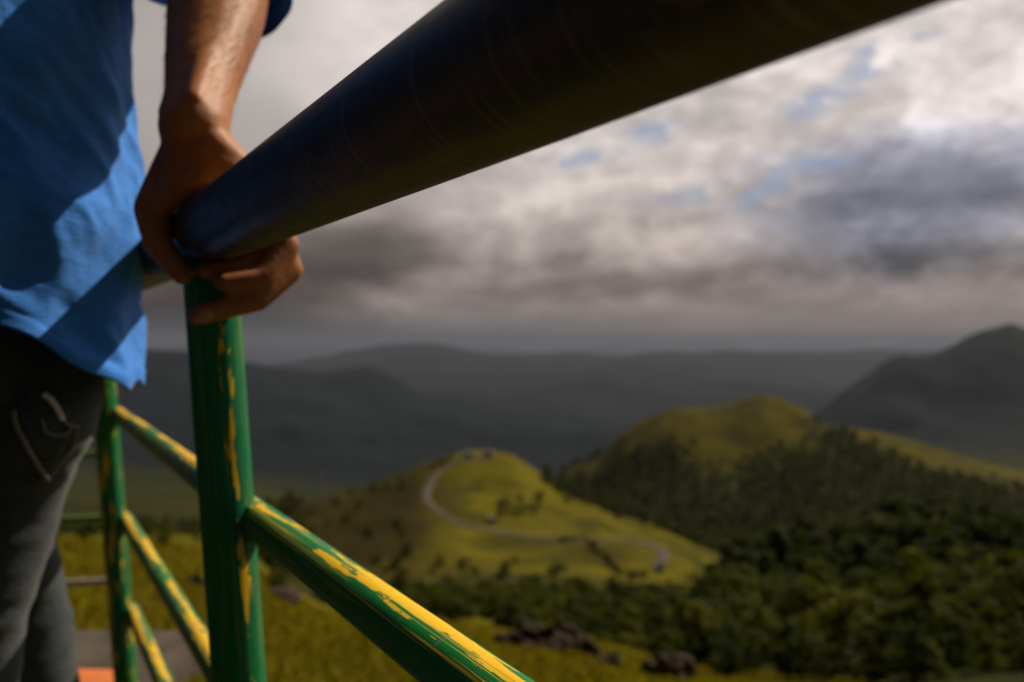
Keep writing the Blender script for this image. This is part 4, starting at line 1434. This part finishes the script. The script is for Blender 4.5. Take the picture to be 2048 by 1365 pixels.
def hillside_plants():
    n = 0
    # open scrub between the boulders and the wood
    for px, x, y in scatter(1600, 760, 1460, 28, 135, lambda y: np.interp(y, [30, 120], [1.7, 2.8]), 8,
                            lambda px, y, rg: rg.random() < np.interp(px, [760, 900, 1100, 1400], [0.1, 0.4, 0.85, 1.0]))[:260]:
        r = np.interp(y, [28, 60, 125], [0.7, 1.15, 2.0]) * random.uniform(0.6, 1.35)
        shrub(x, y, r, 'low green shrub in the scrub between the boulders and the wood', 'shrubs of the scrub below the wood')
        n += 1
    # scattered on the grass below the road
    for px, x, y in scatter(160, 640, 1320, 140, 260, lambda y: 7.0, 9, lambda px, y, rg: rg.random() < 0.45)[:34]:
        shrub(x, y, random.uniform(1.2, 2.8), 'small dark shrub on the grass slope below the winding road', 'shrubs below the road')
        n += 1
    # dark line of growth down the gully
    for k in range(9):
        s = k / 8
        p = hit(1178 + 58 * s, 1086 + 66 * s, 180)
        if p:
            shrub(p.x + random.uniform(-.6, .6), p.y, random.uniform(1.4, 2.2), 'dark shrub in the line of growth running down from the road', 'shrubs along the gully')
    # trees by the little hut and along the right rim of the spur
    for px, py in ((1000, 1036), (1016, 1028), (1034, 1030), (1052, 1024), (1068, 1030), (1040, 1012), (1008, 1010), (1078, 1010)):
        p = hit(px, py, 180)
        if p: tree(p.x, p.y, random.uniform(2.2, 3.4), 'dark tree in the small clump beside the hut above the road', 'trees beside the hut')
    for px, py in ((1086, 962), (1096, 972), (1108, 980), (1122, 990), (1140, 992), (1150, 1002), (1166, 1006), (1180, 1012), (1210, 1026), (1236, 1040), (1132, 1010)):
        p = hit(px, py, 180)
        if p: tree(p.x, p.y, random.uniform(2.4, 3.8), 'green tree on the right rim of the grassy spur', 'trees on the rim of the spur')
    for px, py in ((828, 950), (846, 944), (862, 938), (800, 962), (884, 926), (775, 972), (900, 918)):
        p = hit(px, py, 180)
        if p: shrub(p.x, p.y, random.uniform(1.4, 2.4), 'dark bush on the left skyline of the spur beside the road', 'bushes on the skyline of the spur')
    for px, x, y in scatter(300, 560, 840, 240, 430, lambda y: 9.0, 12, lambda px, y, rg: rg.random() < 0.5)[:30]:
        shrub(x, y, random.uniform(1.5, 3.2), 'dry dark bush on the shoulder left of the winding road', 'bushes left of the road')
    for px, x, y in scatter(200, 60, 560, 22, 60, lambda y: 2.5, 13, lambda px, y, rg: rg.random() < 0.35)[:22]:
        shrub(x, y, random.uniform(0.3, 0.7), 'low dark bush on the near grass seen between the rails', 'bushes seen between the rails')
    # woods seen as one mass on the big hill and across the valley
    rgk = random.Random(3)
    sp = []
    for px, x, y in scatter(26000, 1090, 2260, 470, 860, lambda y: 4.4, 17):
        l = (math.log(y) - GL[0]) / (GL[1] - GL[0])
        i = int(np.clip(np.searchsorted(GU, px), 0, NU - 1))
        row = ROW[i, int(l)]
        edge = np.interp(px, [1100, 1180, 1250, 1330, 1400, 1460, 1525, 1600, 1650, 1700, 1800, 1900, 2048, 2400],
                         [955, 925, 885, 885, 900, 935, 915, 880, 862, 866, 900, 935, 970, 1010])
        dens = np.clip((row - edge) / 70 + 0.25 + 1.0 * float(fbm(np.array([x / 40]), np.array([y / 40]), 3)[0]), 0, 1)
        if px > 1640 and row < edge + 14: continue
        if rgk.random() < dens:
            sp.append((x, y, rgk.uniform(1.6, 3.9)))
    print('hill trees', len(sp))
    merged('hill_wood', sp, M['leaf_far'], 'dark wood covering the flank of the rounded hill', 'wood', 5, 11, 0.30, 41, 2.0, 0.1)
    sp = []
    for px, x, y in scatter(5000, -300, 620, 200, 620, lambda y: np.interp(y, [90, 600], [4, 8]), 19, lambda px, y, rg: rg.random() < np.clip((620 - px) / 160, 0, 1)):
        sp.append((x, y, rgk.uniform(1.8, 3.8)))
    merged('valley_wood', sp, M['leaf_far'], 'dark wood in the valley left of the spur', 'wood', 7, 14, 0.26, 43, 2.0, 0.1)


hillside_plants()

# ------------------------------------------------------------------ boulders
def boulder(px, py, wpx, hpx, label, seed, name='boulder'):
    p = hit(px, py, 4)
    if p is None:
        return
    sx = wpx / FPX * p.y * 0.5
    sz = hpx / FPX * p.y * 0.95
    bm = bmesh.new()
    bmesh.ops.create_icosphere(bm, subdivisions=4, radius=1.0)
    for v in bm.verts:
        c = v.co.copy()
        n = mnoise.noise(c * 0.9 + Vector((seed * 3.1, 0, 0))) * 0.55 + mnoise.noise(c * 2.3 + Vector((0, seed * 1.7, 0))) * 0.28 + mnoise.noise(c * 6 + Vector((0, 0, seed))) * 0.10
        q = 0.72 + n
        v.co = Vector((c.x * q * sx, c.y * q * sx * 0.8, c.z * q * sz))
    me = bpy.data.meshes.new(name); bm.to_mesh(me); bm.free()
    o = link(name, me, M['rock'], smooth=False)
    o.location = (p.x, p.y, p.z + sz * 0.3)
    o.rotation_euler = (0, 0, seed * 1.3)
    tag(o, label, 'boulder', 'boulders on the grass below the railing')


for k, (px, py, w, h, lab) in enumerate([
        (872, 1200, 95, 34, 'brown boulder at the upper left end of the rock row just above the painted rail'),
        (945, 1226, 110, 40, 'brown boulder second from the upper end of the row, behind the painted rail'),
        (1010, 1258, 80, 38, 'small brown boulder in the upper middle of the row of rocks'),
        (1075, 1298, 130, 52, 'largest dark boulder in the middle of the row of rocks'),
        (1130, 1306, 110, 56, 'dark jagged boulder right of the largest one in the row'),
        (1182, 1322, 80, 44, 'lower right boulder of the row with a pale foot'),
        (1020, 1306, 90, 40, 'dark boulder close behind the lower end of the painted rail'),
        (1222, 1342, 60, 30, 'little boulder at the lower end of the row next to the shrubs'),
        (1335, 1362, 120, 50, 'dark rounded boulder alone at the bottom edge of the view'),
        (395, 1180, 60, 26, 'dark rock on the grass glimpsed between the two posts'),
        (560, 1198, 120, 22, 'flat dark rock on the grass right of the near post'),
        (640, 1206, 80, 20, 'low dark rock on the grass above the painted rail')]):
    boulder(px, py, w, h, lab, k + 1.37)

# ------------------------------------------------------------------ small buildings and a pole on the spur
def box_bm(bm, c, s, rz=0.0):
    m_ = Matrix.Translation(c) @ Matrix.Rotation(rz, 4, 'Z') @ Matrix.Diagonal((s[0], s[1], s[2], 1))
    bmesh.ops.create_cube(bm, size=1.0, matrix=m_)


def hut(px, py, w, d, h, label, rz):
    p = hit(px, py, 180)
    root = empty('hut', (p.x, p.y, p.z - 0.3), rz)
    tag(root, label, 'hut')

    def part(name, boxes, m, par):
        bm = bmesh.new()
        for c, s in boxes: box_bm(bm, c, s)
        bmesh.ops.bevel(bm, geom=bm.edges[:], offset=0.03, segments=1, affect='EDGES')
        me = bpy.data.meshes.new(name); bm.to_mesh(me); bm.free()
        return link(name, me, m, par, smooth=False)
    wall = part('wall', [((0, 0, h / 2), (w, d, h))], M['plaster'], root)
    part('roof', [((0, -0.1, h + 0.10), (w + 0.7, d + 0.9, 0.18))], M['roof_grey'], root)
    part('door', [((-w * 0.25, -d / 2 - 0.03, 1.0), (0.9, 0.06, 2.0))], M['dark'], root)
    part('window', [((w * 0.22, -d / 2 - 0.03, h * 0.55), (1.0, 0.06, 0.9))], M['dark'], root)
    return root


hut(938, 916, 4.6, 3.4, 2.9, 'pale flat roofed hut on top of the spur, left of the other one', 0.15)
hut(978, 912, 4.0, 3.2, 3.1, 'pale flat roofed hut on top of the spur, right of the other one', -0.1)
hut(982, 1046, 2.9, 2.6, 2.6, 'tiny pale hut beside trees just above the bend of the road', 0.1)


def culvert():
    p = hit(1145, 1080, 180)
    root = empty('culvert_wall', (p.x, p.y - 3.2, ground(p.x, p.y - 3.2) - 0.6), 0.06)
    tag(root, 'low grey stone wall carrying the road above the gully', 'wall')
    bm = bmesh.new()
    box_bm(bm, (0, 0, 1.0), (11.0, 0.7, 2.0))
    bmesh.ops.bevel(bm, geom=bm.edges[:], offset=0.05, segments=1, affect='EDGES')
    me = bpy.data.meshes.new('masonry'); bm.to_mesh(me); bm.free()
    link('masonry', me, M['concrete'], root, smooth=False)
    bm = bmesh.new(); box_bm(bm, (0, 0, 2.09), (11.4, 0.95, 0.18))
    me = bpy.data.meshes.new('coping'); bm.to_mesh(me); bm.free()
    link('coping', me, M['concrete'], root, smooth=False)


culvert()


def pole():
    p = hit(642, 1004, 180)
    y = p.y
    h = 62 / FPX * y
    root = empty('utility_pole', (p.x, y, p.z))
    tag(root, 'slim pale pole standing alone on the slope right of the near post', 'pole')
    me = tube_mesh('shaft', (0, 0, -0.6), (0, 0, h), 0.42, 16, 0.8, r2=0.25)
    link('shaft', me, M['polem'], root)
    bm = bmesh.new(); box_bm(bm, (0, -0.34, h - 0.9), (2.6, 0.14, 0.16)); box_bm(bm, (0, -0.34, h - 2.1), (2.0, 0.14, 0.16))
    me = bpy.data.meshes.new('crossarm'); bm.to_mesh(me); bm.free()
    link('crossarm', me, M['polem'], root, smooth=False)


pole()

# ------------------------------------------------------------------ near grass
def near_grass():
    rg = np.random.default_rng(77)
    n = 120000
    px = rg.uniform(-150, 1750, n)
    ly = rg.uniform(math.log(2.2), math.log(34), n)
    y = np.exp(ly)
    x = (px - 1024) / FPX * y
    # keep clear of the platform
    perp = x * NV.x + y * NV.y
    ok = (perp > D0 + LEAN * (Z0 + HC) + 0.06) | (y > 3.25)
    px, y, x, ly = px[ok], y[ok], x[ok], ly[ok]
    i = np.clip(np.searchsorted(GU, px) - 1, 0, NU - 2)
    fx = (px - GU[i]) / (GU[i + 1] - GU[i])
    l = (ly - GL[0]) / (GL[1] - GL[0]); j = l.astype(int); fy = l - j
    z = (ZZ[i, j] * (1 - fx) + ZZ[i + 1, j] * fx) * (1 - fy) + (ZZ[i, j + 1] * (1 - fx) + ZZ[i + 1, j + 1] * fx) * fy
    clump = fbm(x / 0.9, y / 0.9, 3)
    h = (0.05 + 0.10 * np.clip(clump + 0.5, 0, 1)) * rg.uniform(0.5, 1.3, len(x)) * np.interp(y, [2, 34], [0.8, 1.5])
    a = rg.uniform(0, 2 * math.pi, len(x))
    w = (0.004 + 0.0012 * y)[:, None]
    d = np.stack([np.cos(a), np.sin(a), 0 * a], 1) * w
    bend = rg.uniform(0, 2 * math.pi, len(x))
    tip = np.stack([np.cos(bend) * h * 0.55, np.sin(bend) * h * 0.55, h], 1)
    mid = tip * np.array([0.35, 0.35, 0.6])
    base = np.stack([x, y, z - 0.02], 1)
    V = np.stack([base - d, base + d, base + mid + d * 0.8, base + tip, base + mid - d * 0.8], 1).reshape(-1, 3)
    b = np.arange(len(x))[:, None] * 5
    F = np.concatenate([b + np.array([[0, 1, 2, 4]])])
    Ft = b + np.array([[4, 2, 3, 3]])
    me = bpy.data.meshes.new('grass')
    F3 = np.concatenate([b + np.array([[0, 1, 2]]), b + np.array([[0, 2, 4]]), b + np.array([[4, 2, 3]])])
    me = np_mesh('grass', V, F3)
    o = link('grass', me, M['blade'], smooth=False)
    tag(o, 'yellow green grass on the near slope', 'grass', kind='stuff')


near_grass()

# ------------------------------------------------------------------ haze in the valley air
def haze():
    bm = bmesh.new()
    lo = float(ZZ.min()) - 1.0
    hi_ = max(float(ZZ.max()), HC + 5) + 6.0
    print('haze top', hi_)
    x1 = float(np.abs(XX).max()) + 500
    box_bm(bm, (0, (61000 - 300) / 2, (lo + hi_) / 2), (2 * x1, 61300, hi_ - lo))
    me = bpy.data.meshes.new('haze'); bm.to_mesh(me); bm.free()
    m = bpy.data.materials.new('valley_haze'); m.use_nodes = True
    t = NT(m.node_tree); t.n.clear()
    out = t.new('ShaderNodeOutputMaterial')
    v = t.new('ShaderNodeVolumePrincipled')
    v.inputs['Color'].default_value = (0.235, 0.262, 0.345, 1)
    v.inputs['Density'].default_value = 4.6e-5
    v.inputs['Anisotropy'].default_value = 0.2
    t.l.new(v.outputs[0], out.inputs['Volume'])
    tag(link('haze', me, m, smooth=False), 'thin blue haze filling the valley', 'haze', kind='stuff')


haze()
